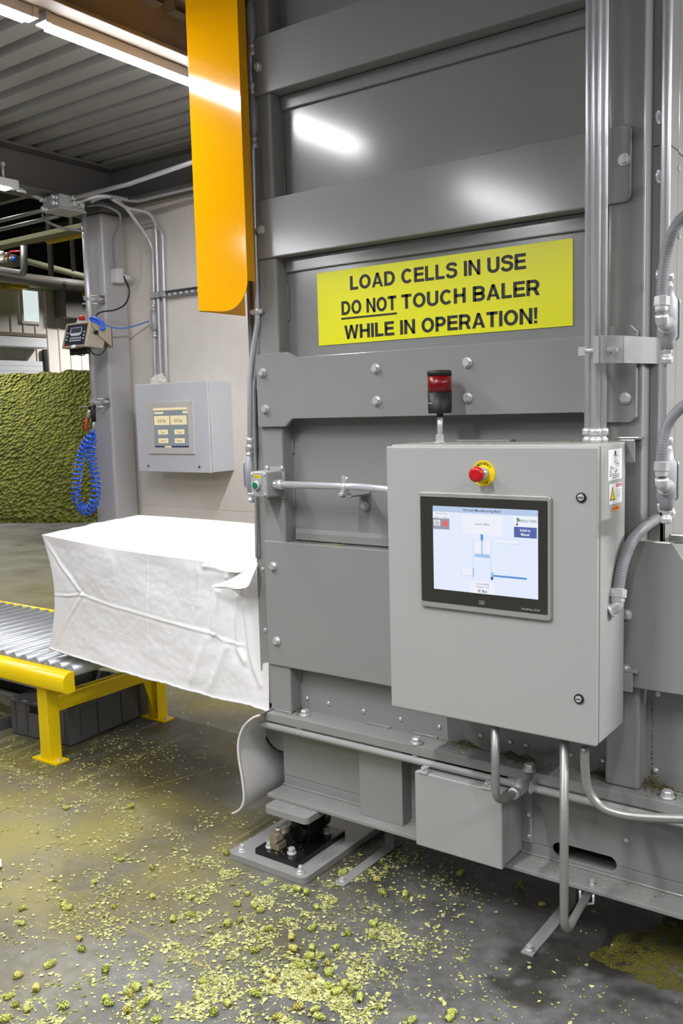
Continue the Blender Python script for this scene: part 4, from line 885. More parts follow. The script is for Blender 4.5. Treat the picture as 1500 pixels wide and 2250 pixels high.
whip('grey flexible conduit arching in from the right edge to the upper conduit body', [xr_(1453, 672, -.64), xr_(1455, 620, -.64), xr_(1463, 560, -.635), xr_(1478, 510, -.62), xr_(1500, 478, -.60), xr_(1530, 462, -.57)], .013, 1, 0)
whip('grey flexible conduit arching in from the right edge to the lower conduit body', [xr_(1453, 1034, -.64), xr_(1454, 990, -.64), xr_(1462, 945, -.635), xr_(1478, 915, -.62), xr_(1500, 893, -.60), xr_(1530, 876, -.57)], .013, 1, 0)
e0 = P(1467, 1126, Y=2.53); e1 = P(1357, 1312, Y=2.235)
whip('grey flexible conduit curving from the lower conduit body to the cabinet side', [e0, P(1442, 1140, Y=2.44), P(1410, 1163, Y=2.345), P(1385, 1195, Y=2.30), P(1368, 1240, Y=2.265), P(1359, 1285, Y=2.243), e1], .0150, 1, 1)
for lab, pth in (('zinc elbow joining the upper grey whip to its conduit body', [xr_(1453, 690, -.64), xr_(1454, 706, -.64), xr_(1464, 714, -.648)]), ('zinc elbow joining the lower grey whip to its conduit body', [xr_(1453, 1050, -.64), xr_(1454, 1064, -.64), xr_(1463, 1070, -.648)]), ('zinc elbow where the curving whip enters the cabinet side', [P(1357, 1318, Y=2.235), P(1355, 1334, Y=2.228), Vector((CX1, 2.225, P(1344, 1338, X=CX1).z))])):
    t = thing('elbow_fitting', lab, 'fitting', pth[1]); mb = MB(); mb.tube(fillet(pth, .03), .0155, 14); mb.lathe([(.021, 0), (.021, .006)], pth[-1], (pth[1]-pth[-1]), 14); mb.build('elbow', M_zinc, t)
# ================================================================== LEFT SIDE: WALL PANEL, COLUMN, BAG, CONVEYOR
# control panel on the concrete wall
PY = 3.85
a, c = P(295, 848, Y=PY), P(470, 1040, Y=PY); px0, px1, pz0, pz1 = a.x, P(462, 1000, Y=PY).x, c.z, (a.z+P(460, 834, Y=PY).z)/2
t = thing('wall_panel', 'grey control panel with a small beige screen on the concrete wall', 'control panel', ((px0+px1)/2, 3.95, pz0))
mb = MB(); mb.box(px0+.004, px1, PY+.02, WALLY, pz0+.003, pz1-.003); mb.build('body', M_panel, t, bevel=.004)
mb = MB(); mb.box(px0, px1-.002, PY, PY+.017, pz0, pz1); mb.build('door', M_panel, t, bevel=.004)
for px, py in ((326, 1024), (438, 1026)):
    m2 = MB(); m2.lathe([(.008, 0), (.007, .004)], P(px, py, Y=PY), (0, -1, 0), 14); m2.build('latch', M_dark, t)
hx0, hx1 = P(326, 940, Y=PY).x, P(427, 940, Y=PY).x; hz1, hz0 = P(326, 884, Y=PY).z, P(332, 997, Y=PY).z
mb = MB(); plate(mb, rect(hx0, hx1, hz0, hz1), PY, .008); hp = mb.build('screen_frame', M_stain, t, bevel=.002)
ux = lambda px: P(px, 940, Y=PY-.009).x
s0, s1 = ux(338), ux(413); w1, w0 = P(338, 897, Y=PY-.009).z, P(341, 983, Y=PY-.009).z; SW2, SH2 = s1-s0, w1-w0
def q2(mb, u0, u1, v0, v1, lay=1):
    y = PY-.0082-.0005*lay; mb.add([(s0+SW2*u0, y, w1-SH2*v1), (s0+SW2*u1, y, w1-SH2*v1), (s0+SW2*u1, y, w1-SH2*v0), (s0+SW2*u0, y, w1-SH2*v0)], [(0, 1, 2, 3)])
em_obj('screen', (150, 160, 168), .7, lambda m: q2(m, 0, 1, 0, 1, 0), hp)
for r_ in ((0, 1, 0, .06), (.03, .3, .1, .15), (.86, 1, .09, .15), (.02, .47, .2, .43), (.5, .97, .2, .43), (.12, .41, .55, .67), (.6, .89, .55, .67), (.12, .41, .77, .89), (.6, .89, .77, .89), (.3, .5, .965, 1.0, 2)):
    em_obj('beige_tile', (250, 234, 184), .85, lambda m: q2(m, *r_), hp)
em_obj('status_bar', (70, 72, 130), .5, lambda m: q2(m, 0, 1, .96, 1.0), hp)
def f(m):
    for s, u, v, wd, h in (('0.0 lbs', .13, .37, .24, .09), ('0.0 lbs', .61, .37, .24, .09), ('Zero', .2, .64, .14, .05), ('Tare', .68, .64, .14, .05), ('Start', .2, .86, .14, .05), ('Menu', .68, .86, .14, .05)):
        add_text(m, s, (s0+SW2*u, PY-.0098, w1-SH2*v), U, W, SW2*wd, SH2*h)
em_obj('screen_lettering', (96, 92, 84), .3, f, hp)
# plastic lump lying on the panel
t = thing('plastic_lump', 'crumpled pale plastic bag lying on top of the wall panel', 'plastic bag', P(345, 833, Y=3.95))
ctr = P(346, 834, Y=3.93); ctr.z = pz1
def f(u, v):
    th, ph = u*2*PI, v*PI/2; d = Vector((math.cos(th)*math.cos(ph), math.sin(th)*math.cos(ph), math.sin(ph)))
    r = 1+.45*mnoise.noise(d*2.3+Vector((3, 1, 0)))+.15*mnoise.noise(d*7); return ctr+Vector((d.x*.062*r, d.y*.05*r, max(0, d.z*.05*r*(1+.5*d.x))))
mb = MB(); mb.grid(f, 30, 14, False); mb.build('film', M_plasticbag, t)
# three conduits up the wall above the panel
def pw(px, py, y=4.03): return P(px, py, Y=y)
pth1 = [pw(363, 836), pw(355, 560), pw(355, 520), pw(348, 498), pw(336, 492), pw(320, 500)]
cond_wall = 'conduits on the concrete wall'
zt_ = pz1
def vwall(px): p = pw(px, 832); return Vector((p.x, 4.025, zt_))
conduit('steel_conduit', 'wall conduit with a fitting halfway, leftmost above the wall panel', catmull([vwall(341), pw(339, 700, 4.025), pw(336, 580, 4.02), pw(334, 548, 4.0), pw(322, 520, 3.97), pw(300, 488, 3.90), pw(278, 458, 3.82), pw(255, 437, 3.76), pw(232, 431, 3.70), pw(205, 433, 3.64), pw(165, 446, 3.55)], 6), .0117, (0, 0), cond_wall)
conduit('steel_conduit', 'wall conduit curving over to the overhead box, middle above the wall panel', catmull([vwall(355), pw(349, 700, 4.025), pw(343, 520, 4.02), pw(340, 490, 4.0), pw(328, 470, 3.95), pw(310, 462, 3.9), pw(280, 456, 3.82), pw(262, 446, 3.76), pw(245, 436, 3.70)], 6), .0117, (0, 0), cond_wall)
conduit('steel_conduit', 'wall conduit hooking left beneath its top bend, rightmost above the wall panel', catmull([vwall(366), pw(362, 700, 4.025), pw(358, 560, 4.025), pw(357, 520, 4.02), pw(348, 500, 4.02), pw(330, 494, 4.02), pw(306, 502, 4.02)], 6), .0117, (0, 0), cond_wall)
pb = pw(338, 705, 4.01)
t = cbody('small conduit body on the leftmost wall conduit, with a blue cable', pb, .05, .022, (-.7, -.7, 0))
# strut channel across the wall
s0_, s1_ = pw(331, 653, 4.02), pw(440, 634, 4.02)
t = thing('strut_channel', 'slotted steel strut fixed across the concrete wall left of the guard', 'strut', Vector(((s0_.x+s1_.x)/2, 4.03, s0_.z)))
zc = (s0_.z+s1_.z)/2
mb = MB(); mb.box(s0_.x, s1_.x+.3, 4.035, WALLY, zc-.02, zc+.02); mb.box(s0_.x, s1_.x+.3, 4.01, 4.035, zc+.016, zc+.02); mb.box(s0_.x, s1_.x+.3, 4.01, 4.035, zc-.02, zc-.016); mb.build('channel', M_duct, t)
mb = MB(); x = s0_.x+.14
while x < s1_.x+.25: mb.box(x, x+.026, 4.033, 4.0355, zc-.007, zc+.007); x += .05
mb.build('slot', M_white, t)
for px in (339, 350, 359):
    q = pw(px, 640, 4.015); m2 = MB(); m2.box(q.x-.02, q.x+.02, 3.998, 4.012, zc-.015, zc+.015); m2.build('pipe_clip', M_zinc, t)

# pipe standing in front of the column, carried by strut brackets
yp = 3.74; xp = P(194, 700, Y=yp).x
q_top, q_bot = P(187, 470, Y=yp), P(204, 888, Y=yp); xp = (P(190, 560, Y=yp).x+P(201, 800, Y=yp).x)/2
conduit('steel_pipe', 'steel pipe standing in front of the grey column, behind the weighing indicator', [(xp, yp, q_bot.z), (xp, yp, 2.3), (xp, yp, q_top.z+.02)], .018, (0, 0), None, None, 'pipe')
for k, (py, w_) in enumerate(((656, 'strut bracket holding the pipe to the column above the indicator'), (884, 'strut bracket holding the pipe to the column above the blue hose'))):
    z = P(200, py, Y=yp).z
    t = thing('strut_bracket', w_, 'bracket', (xp+.08, 3.78, z)); mb = MB()
    x1 = P(222 if k == 0 else 233, py, Y=3.80).x
    mb.box(xp+.02, x1, 3.79, 3.83, z-.025, z-.020); mb.box(xp+.02, x1, 3.79, 3.83, z+.020, z+.025); mb.box(xp+.02, x1, 3.825, 3.83, z-.025, z+.025); mb.build('channel', M_duct, t)
    mb = MB(); mb.cyl((x1-.025, 3.80, z), (x1-.025, 3.826, z), .012, n=6, smooth=False); mb.build('nut', M_zinc, t)
    mb = MB(); mb.cyl((xp-.07, yp+.02, z+.02), (xp+.05, yp+.03, z+.02), .005); mb.cyl((xp-.06 if k == 0 else xp-.13, yp, z-.025), (xp+.05, yp+.03, z-.03), .005); mb.box(xp-.022, xp+.022, yp-.02, yp+.03, z-.008, z+.008); mb.build('clip', M_zinc, t)

# weighing indicator tilted on its bracket
yi = 3.56
TL, TR, BL, BR = P(128, 711, Y=yi), P(180, 702, Y=yi), P(142, 765, Y=yi-.03), P(191, 762, Y=yi-.03)
t = thing('weighing_indicator', 'beige weighing indicator with dark keypad tilted on a bracket by the column', 'scale indicator', (BL+BR)/2)
u = (TR-TL); u.z = 0; u = Vector((1, 0, 0)); wdt = (TR-TL).length; up = Vector((0, .30, 1)).normalized(); n_ = Vector((0, -1, .30)).normalized(); hgt = (TL.z-BL.z)*1.02
o0 = Vector(((TL.x+BL.x)/2, yi-.02, BL.z))
def ip(a, b, c): return o0+u*a+up*b-n_*c
mb = MB(); vs = [ip(a, b, c) for c in (0, .13) for b in ((0, hgt) if c == 0 else (.03, hgt-.01)) for a in (0, wdt)]
mb.add(vs, [(0, 2, 3, 1), (4, 5, 7, 6), (0, 1, 5, 4), (2, 6, 7, 3), (0, 4, 6, 2), (1, 3, 7, 5)]); mb.build('housing', M_beige, t, bevel=.004, recalc=True)
def iq(mb, a0, a1, b0, b1, lay): mb.add([ip(a0*wdt, b0*hgt, -.0006*lay), ip(a1*wdt, b0*hgt, -.0006*lay), ip(a1*wdt, b1*hgt, -.0006*lay), ip(a0*wdt, b1*hgt, -.0006*lay)], [(0, 1, 2, 3)])
mb = MB(); iq(mb, .09, .92, .10, .92, 2); kp = mb.build('keypad', M_navy, t)
mb = MB(); mb.add([ip(wdt*p, hgt*q, -.0018) for p, q in ((.26, .80), (.72, .80), (.74, .56), (.66, .46), (.34, .46), (.24, .56))], [(0, 1, 2, 3, 4, 5)]); mb.build('display_surround', M_key, kp)
mb = MB(); iq(mb, .28, .70, .58, .78, 4); mb.build('display', M_lcd, kp)
mb = MB()
for r_ in range(2):
    for cc in range(6): iq(mb, .30+cc*.08, .36+cc*.08, .34-r_*.10, .40-r_*.10, 4)
for r_ in range(3):
    iq(mb, .13, .19, .56-r_*.13, .62-r_*.13, 4); iq(mb, .82, .88, .56-r_*.13, .62-r_*.13, 4)
mb.build('key_grid', M_key, kp)
mb = MB(); iq(mb, .80, .86, .84, .90, 4); iq(mb, .12, .26, .12, .15, 4); mb.build('red_marks', M_red, kp)
mb = MB()
for k in range(5): p = ip(wdt*(.15+.17*k), .004, .05); mb.cyl(p+Vector((0, 0, .005)), p-Vector((0, 0, .03)), .013, n=10)
mb.build('cable_gland', M_black, t)
mb = MB(); iq(mb, .42, .6, -.02, .10, 5); mb.build('tag', M_white, t)
b2, b3 = P(213, 727, Y=3.70), P(228, 756, Y=3.72)
mb = MB(); xb = o0.x+wdt+.004; mb.add([(xb, yi+.03, o0.z+.13), (xb, 3.74, o0.z+.12), (xb, 3.74, o0.z+.0), (xb, yi+.09, o0.z+.06), (xb+.004, yi+.03, o0.z+.13), (xb+.004, 3.74, o0.z+.12), (xb+.004, 3.74, o0.z+.0), (xb+.004, yi+.09, o0.z+.06)], [(0, 1, 2, 3), (7, 6, 5, 4), (0, 4, 5, 1), (1, 5, 6, 2), (2, 6, 7, 3), (3, 7, 4, 0)]); mb.box(o0.x, xb+.004, 3.735, 3.74, o0.z, o0.z+.12); mb.build('mounting_bracket', M_beige, t)
mb = MB(); mb.cyl((xb, yi+.055, o0.z+.085), (xb+.018, yi+.055, o0.z+.085), .012, n=8); mb.build('knob', M_black, t)
q = P(180, 700, Y=3.66); mb = MB(); mb.lathe([(.02, 0), (.018, .02), (.006, .03)], q-Vector((0, 0, .01)), (0, 0, 1), 12); o = mb.build('red_cap', M_red, t)
def cable(name, label, pts, r, m, cat='cable'):
    pts = catmull(pts, 8); t = thing(name, label, cat, min(pts, key=lambda p: p.z).copy()); mb = MB(); mb.tube(pts, r, 10); mb.build('jacket', m, t); return t
cable('black_cable', 'black cable looping from the small white box down to the indicator', [P(272, 607, Y=3.80), P(284, 640, Y=3.79), P(275, 668, Y=3.79), P(252, 681, Y=3.78), P(225, 685, Y=3.74), P(212, 692, Y=3.70), P(209, 708, Y=3.68)], .005, M_rubber)
cable('blue_cable', 'blue cable sagging from the indicator to the wall conduit body', [P(203, 705, Y=3.70), P(222, 710, Y=3.72), P(250, 720, Y=3.80), P(275, 721, Y=3.9), P(300, 715, Y=3.97), P(326, 706, Y=4.0)], .005, M_bluecable)
cable('blue_cable', 'coiled blue cable tucked behind the top of the indicator', [P(198, 700, Y=3.66), P(210, 699, Y=3.66), P(224, 709, Y=3.66), P(229, 722, Y=3.66), P(222, 722, Y=3.66), P(212, 708, Y=3.66), P(200, 704, Y=3.66)], .009, M_blue)
cable('black_cable', 'black cable hanging in a loop under the indicator on its right', [P(198, 768, Y=3.62), P(206, 778, Y=3.62), P(220, 779, Y=3.64), P(231, 768, Y=3.68), P(234, 756, Y=3.74)], .004, M_rubber)
cable('black_cable', 'thin black cable hanging in a loop under the indicator on its left', [P(167, 773, Y=3.56), P(173, 780, Y=3.56), P(184, 780, Y=3.57), P(190, 774, Y=3.58)], .003, M_rubber)
# small white box on the column side
xc = c1; q = P(246, 580, X=c1+.0)
t = thing('switch_box', 'small white box with a round fitting on the side of the column', 'box', q)
a_, b_ = P(241, 590, X=c1), P(256, 624, X=c1)
mb = MB(); mb.box(c1, c1+.06, a_.y+.0, a_.y+.06, b_.z, a_.z); mb.build('box', M_whiteplastic, t, bevel=.006)
mb = MB(); mb.lathe([(.02, 0), (.02, .03), (.013, .04), (.013, .06)], (c1+.05, a_.y+.045, (a_.z+b_.z)/2-.01), (.6, .8, 0), 14); mb.build('socket', M_whiteplastic, t)
cable('grey_cable', 'grey cable dropping from the overhead box to the small white box', [P(192, 452, Y=3.66), P(220, 450, Y=3.70), P(245, 458, Y=3.74), P(262, 470, Y=3.78), P(264, 485, Y=3.80), P(257, 505, Y=3.82), P(249, 525, Y=3.83), P(250, 560, Y=3.84), P(252, 590, Y=3.85)], .008, M_flex)
cable('grey_cable', 'grey cable drooping from the left corner of the overhead box', [P(93, 470, Y=3.55), P(98, 483, Y=3.56), P(115, 493, Y=3.58), P(140, 502, Y=3.62), P(160, 505, Y=3.66), P(182, 507, Y=3.72)], .008, M_flex)

# overhead junction box and its conduits
yb0 = 3.45
q0, q1, q2_ = P(95, 468, Y=yb0), P(133, 457, Y=yb0), P(185, 463, Y=3.76)
bx0, bx1, bz0 = q0.x, q1.x, (q0.z+q1.z)/2; bz1 = P(133, 424, Y=yb0).z
by1 = P(187, 464, X=bx1).y
t = thing('overhead_junction_box', 'grey junction box with many conduits hung beside the column top', 'box', ((bx0+bx1)/2, (yb0+by1)/2, bz0))
mb = MB(); mb.box(bx0, bx1, yb0, by1, bz0+.012, bz1); mb.build('body', M_box, t, bevel=.003)
mb = MB(); mb.box(bx0-.006, bx1+.006, yb0-.006, by1+.006, bz0, bz0+.010); mb.build('lid', M_box, t, bevel=.002)
for px, py, ax_ in ((99, 440, 0), (125, 434, 0), (125, 447, 0), (103, 460, 0)):
    p = P(px, py, Y=yb0); m2 = MB(); coupling(m2, p, (0, -1, 0), .010); m2.build('connector', M_zinc, t)
for px, py in ((156, 436), (158, 449), (174, 452)):
    p = P(px, py, X=bx1); m2 = MB(); coupling(m2, p, (1, 0, 0), .011); m2.build('connector', M_zinc, t)
oc = 'conduits from the overhead junction box'
pA = P(156, 436, X=bx1)
conduit('overhead_conduit', 'straight conduit from the overhead box towards the orange guard, the upper one', [pA, pA+Vector((.5, 0, 0)), P(440, 350, Y=pA.y)], .0125, (0, 0), oc)
pB = P(205, 442, Y=3.86)
conduit('overhead_conduit', 'conduit with an offset bend along the top of the wall, the lower one', catmull([P(200, 442, Y=3.72), P(225, 433, Y=3.80), P(250, 433, Y=3.86), P(290, 440, Y=3.92), P(312, 439, Y=3.94), P(345, 430, Y=3.94), P(420, 412, Y=3.94), P(445, 406, Y=3.94)], 6), .0125, (0, 0), oc)
for py0, py1, lab in ((488, 462, 'conduit coming in from the left edge to the overhead box, the upper one'), (517, 474, 'conduit coming in from the left edge under the overhead box, the lower one')):
    p1_ = P(95 if py0 < 500 else 130, py1, Y=3.62); conduit('overhead_conduit', lab, [Vector((p1_.x-3.0, 3.62, p1_.z)), Vector((p1_.x-.5, 3.62, p1_.z)), p1_], .0125, (0, 0), oc, M_galvdim)
p0_ = P(40, 417, Y=3.50); conduit('overhead_conduit', 'conduit between the small light fixture and the overhead box', [P(40, 416, X=-4.485), P(62, 422, Y=3.40), P(97, 440, Y=yb0)], .0125, (0, 0), oc)
mb = MB(); q = P(68, 405, Y=3.52); mb.cyl(q+Vector((0, 0, -.05)), q+Vector((0, 0, .09)), .006); mb.box(q.x-.02, q.x+.02, 3.50, 3.54, q.z-.03, q.z-.01)
t = thing('hanger_rod', 'threaded hanger with clamp left of the overhead box', 'hanger', q); mb.build('rod', M_zinc, t)

# overhead things of the far hall
gz0_, gz1_ = P(60, 538, Y=5.10).z, P(60, 516, Y=4.96).z
mb = MB(); mb.box(-14, -3.2, 4.96, 5.10, gz0_, gz1_); tag(mb.build('olive_girder', M_olive, bevel=.004), 'olive girder crossing the far hall behind the column', 'girder')
y0_ = P(104, 530, Y=5.13); y1_ = P(179, 512, Y=5.13)
mb = MB(); mb.tube([(y0_.x, 5.12, gz0_+.03), (y0_.x+.02, 5.13, y0_.z-.0), (y0_.x+.1, 5.13, y0_.z), (y1_.x+.8, 5.13, y0_.z)], .03, 10); tag(mb.build('yellow_rail', M_crane), 'yellow rail under the olive girder left of the column', 'rail')
def hall_bar(name, label, cat, a, b, r, m, group=None, n=8):
    mb = MB(); mb.cyl(a, b, r, n=n); return tag(mb.build(name, m), label, cat, group)
hall_bar('hanger_post', 'dark hanger post below the yellow rail', 'post', Vector((P(112, 560, Y=6.5).x, 6.5, 6.4)), P(113, 605, Y=6.5), .03, M_dark)
hall_bar('hanger_post', 'dark hanger post close to the column in the far hall', 'post', Vector((P(162, 560, Y=7.5).x, 7.5, 6.4)), P(163, 610, Y=7.5), .03, M_dark)
hall_bar('hall_pipe', 'bright pipe crossing the far hall just above the siding', 'pipe', P(-20, 598, Y=7.0), P(200, 626, Y=7.0), .04, M_beam)
hall_bar('hall_pipe', 'dark pipe crossing the far hall under the hanger posts', 'pipe', P(-20, 606, Y=6.8), P(200, 632, Y=6.8), .06, M_dark)
hall_bar('hall_pipe', 'pale slanting rail high in the far hall', 'pipe', P(-10, 555, Y=7.5), P(200, 612, Y=7.5), .04, M_olive)
mb = MB(); mb.tube(fillet([P(-40, 588, Y=4.6), P(50, 601, Y=4.6), P(53, 592, Y=4.6), P(52, 540, Y=4.6)], .05), .028, 10); tag(mb.build('hall_pipe', M_duct), 'bent silver pipe with an upright at the far left', 'pipe')
mb = MB(); mb.cyl(P(-30, 574, Y=4.9), P(38, 574, Y=4.9), .05); tk = tag(mb.build('air_tank', M_olive), 'small olive air tank with fittings at the far left', 'tank')
for px, py, m_ in ((4, 557, M_white), (15, 560, M_brass), (24, 570, M_brass), (31, 570, M_blue), (5, 572, M_white)):
    m2 = MB(); m2.lathe([(.016, -.02), (.018, 0), (.016, .02)], P(px, py, Y=4.84), (0, 0, 1), 10); m2.build('valve', m_, tk)
mb = MB(); mb.tube(fillet([P(20, 572, Y=4.86), P(20, 553, Y=4.86), P(46, 552, Y=4.86)], .03), .008, 8); mb.build('red_pipe', M_redhose, tk)
for a_, b_, lab in ((P(16, 624, X=-16.75), P(54, 621, X=-16.75), 'yellow crane stop above the siding at the far left'), (P(162, 640, X=-16.75), P(190, 636, X=-16.75), 'yellow crane stop above the siding beside the column')):
    mb = MB(); mb.box(-16.98, -16.6, a_.y, b_.y, a_.z-.08, a_.z+.06); tag(mb.build('crane_stop', M_crane, bevel=.01), lab, 'crane stop')
for k in range(6):
    mb = MB(); y = 4.5+k*2.6; mb.box(-16.9, -5, y, y+.12, 5.3, 5.6); tag(mb.build('roof_purlin', M_dark), 'dark purlin under the roof of the far hall', 'purlin', 'roof purlins of the far hall')

# heap of hops in the far hall
def heap(u, v):
    s = -.4+4.6*v; tt = -5.2+10.2*u; ox, oy = -11.5, 8.32      # s: into the heap, tt: along its front edge
    x, y = ox+tt*.88-s*.47, oy+tt*.47+s*.88
    rise = max(0, s)/1.75; h = 2.32*min(1, rise)**.8 if rise < 1 else 2.32
    h *= 1-.55*max(0, (abs(tt+.6)-1.6)/3.4)**1.3
    h -= .10*max(0, tt-.2)
    x = max(x, -16.9)
    if s < .02: return (x, y, -.03)
    h = max(0, h); h += (.06*mnoise.noise(Vector((x*1.1, y*1.1, 0)))+.05*mnoise.noise(Vector((x*3, y*3, 1)))+.022*mnoise.noise(Vector((x*9, y*9, 1))))*min(1, s)
    return (x, y, max(-.03, h))
mb = MB(); mb.grid(heap, 190, 130, False); tag(mb.build('hop_heap', M_pile), 'big green heap of hops on the floor of the far hall', 'hops', None, 'stuff')

# blue coiled air hose on the lower pipe bracket
yh = 3.70
core = catmull([P(204, 945, Y=yh), P(198, 960, Y=yh), P(184, 985, Y=yh), P(174, 1020, Y=yh), P(168, 1060, Y=yh), P(167, 1088, Y=yh), P(176, 1112, Y=yh), P(189, 1122, Y=yh), P(203, 1112, Y=yh), P(210, 1088, Y=yh), P(209, 1050, Y=yh), P(203, 1015, Y=yh), P(199, 980, Y=yh), P(205, 955, Y=yh), P(206, 944, Y=yh)], 14)
L = [0]
for a_, b_ in zip(core[:-1], core[1:]): L.append(L[-1]+(b_-a_).length)
turns = 38; pts = []; j = 0; N = turns*12
for i in range(N+1):
    s = L[-1]*i/N
    while j < len(L)-2 and L[j+1] < s: j += 1
    f_ = (s-L[j])/max(1e-9, L[j+1]-L[j]); p = core[j].lerp(core[j+1], f_); tg = (core[j+1]-core[j]).normalized(); n1_ = Vector((0, 1, 0)); n2_ = tg.cross(n1_).normalized()
    rr_ = .028*min(1, i/24, (N-i)/24); a_ = 2*PI*i/12; pts.append(p+n1_*rr_*math.cos(a_)+n2_*rr_*math.sin(a_))
t = thing('coiled_air_hose', 'blue coiled air hose hanging in a loop in front of the column', 'hose', P(189, 1122, Y=yh))
mb = MB(); mb.tube(pts, .0058, 7); mb.build('coil', M_blue, t)
mb = MB(); mb.tube([P(191, 918, Y=yh), P(188, 935, Y=yh), P(189, 948, Y=yh)], .008, 10); mb.build('red_sleeve', M_redhose, t)
mb = MB(); mb.cyl(P(205, 895, Y=yh), P(206, 926, Y=yh), .014, n=12); mb.cyl(P(196, 897, Y=yh), P(208, 893, Y=yh), .012, n=10); mb.build('regulator', M_black, t)
mb = MB(); mb.cyl(P(206, 926, Y=yh), P(205, 942, Y=yh), .007, n=8); mb.cyl(P(197, 900, Y=yh), P(192, 918, Y=yh), .008, n=8); mb.build('hose_fitting', M_zinc, t)

# ------------------------------------------------------------------ roller conveyor
t = thing('roller_conveyor', 'yellow framed roller conveyor with steel rollers leading left from the bag', 'conveyor', (-4.6, 2.75, 0))
CE, CS = -3.205, -7.4; RY0, RY1 = 2.352, 2.412; FY0, FY1 = 3.085, 3.145
zr0, zr1 = .365, .455
def railpoly(y0, y1, flip):
    pr = [(y1, zr0), (y1, zr1)]+[(y0+.04-.04*math.sin(PI/2*k/8)+(0), zr1-.04+.04*math.cos(PI/2*k/8)) for k in range(9)]+[(y0, zr0+.012), (y0+.012, zr0)]
    return [((y0+y1-p[0]) if flip else p[0], p[1]) for p in pr]
mb = MB(); mb.prism(railpoly(RY0, RY1, False), (CS, 0, 0), (0, 1, 0), (0, 0, 1), (1, 0, 0), CE-CS, True); mb.build('side_rail', M_yellow, t, recalc=True)
mb = MB(); mb.prism([(p[0], p[1]+.02) for p in railpoly(FY0, FY1, True)], (CS, 0, 0), (0, 1, 0), (0, 0, 1), (1, 0, 0), CE-.02-CS, True); mb.build('side_rail', M_yellow, t, recalc=True)
rm = MB(); rm.lathe([(.012, -.34), (.0275, -.335), (.0275, .335), (.012, .34)], (0, 0, 0), (0, 1, 0), 20)
RME = mesh_of(rm, 'roller', M_roller); x = CE-.028; first = None
while x > CS+.05:
    o = bpy.data.objects.new('roller', RME); COL.objects.link(o); o.parent = t; o.location = Vector((x, 2.748, .452))-parent_loc(t); x -= .0825
hb = MB(); x = CE-.028
while x > CS+.05: hb.cyl((x, RY1+.001, .452), (x, RY1+.016, .452), .020, n=6, smooth=False); x -= .0825
hb.build('bearing_row', M_zinc, t)
for lx in (-3.475, -5.6):
    for ly0, ly1, zz in ((2.405, 2.470, zr0+.002), (3.06, 3.125, zr0+.02)):
        mb = MB(); mb.box(lx, lx+.07, ly0, ly1, .008, zz); lg = mb.build('leg', M_yellow, t, bevel=.003)
        mb = MB(); mb.box(lx-.05, lx+.12, ly0-.012, ly1-.0, 0, .008); mb.build('foot_plate', M_yellow, lg, bevel=.001)
        for dx in (-.032, .098): fastener(BOLT, 'anchor_bolt', (lx+dx, ly0+.028, .008), '+Z', lg).scale = (.7, .7, .7)
    mb = MB(); mb.box(lx+.005, lx+.065, 2.47, 3.06, .222, .292); mb.build('cross_member', M_yellow, t, bevel=.003)
    mb = MB(); mb.add([(lx+.03, 3.06, .222), (lx+.03, 3.06, .06), (lx+.036, 3.06, .06), (lx+.036, 3.06, .222), (lx+.03, 3.0, .222), (lx+.036, 3.0, .222)], [(0, 1, 2, 3), (0, 4, 1), (3, 2, 5), (1, 4, 5, 2)]); mb.build('gusset', M_yellow, t)
# grey crate under the conveyor
t = thing('plastic_crate', 'grey plastic crate on the floor under the end of the conveyor', 'crate', (-3.70, 2.83, 0))
rot = math.radians(5); cx_, cy_ = -3.715, 2.835; hw, hl, hc, th = .205, .275, .185, .006
def cb(mb, x0, x1, y0, y1, z0, z1): mb.box(cx_+x0, cx_+x1, cy_+y0, cy_+y1, z0, z1, rot, (cx_, cy_))
mb = MB(); cb(mb, -hw, hw, -hl, hl, .004, .012)
for s in (-1, 1):
    cb(mb, min(s*hw, s*(hw-th)), max(s*hw, s*(hw-th)), -hl, hl, .004, hc)
    cb(mb, -hw+th, hw-th, min(s*hl, s*(hl-th)), max(s*hl, s*(hl-th)), .004, hc-.06); cb(mb, -hw+th, -.07, min(s*hl, s*(hl-th)), max(s*hl, s*(hl-th)), hc-.06, hc); cb(mb, .07, hw-th, min(s*hl, s*(hl-th)), max(s*hl, s*(hl-th)), hc-.06, hc); cb(mb, -.07, .07, min(s*hl, s*(hl-th)), max(s*hl, s*(hl-th)), hc-.018, hc)
mb.build('body', M_tote, t, bevel=.002)
mb = MB()
for s in (-1, 1):
    cb(mb, min(s*hw, s*(hw+.008)), max(s*hw, s*(hw+.008)), -hl-.008, hl+.008, hc-.012, hc); cb(mb, -hw, hw, min(s*hl, s*(hl+.008)), max(s*hl, s*(hl+.008)), hc-.012, hc)
mb.build('rim', M_tote, t, bevel=.002)
for y in (-.20, -.09, .07, .20):
    for s in (-1, 1): mb = MB(); cb(mb, min(s*hw, s*(hw+.005)), max(s*hw, s*(hw+.005)), y-.004, y+.004, .01, hc-.012); mb.build('rib', M_tote, t)
for xx in (-.17, -.09, .09, .17):
    for s in (-1, 1): mb = MB(); cb(mb, xx-.004, xx+.004, min(s*hl, s*(hl+.005)), max(s*hl, s*(hl+.005)), .01, hc-.012); mb.build('rib', M_tote, t)
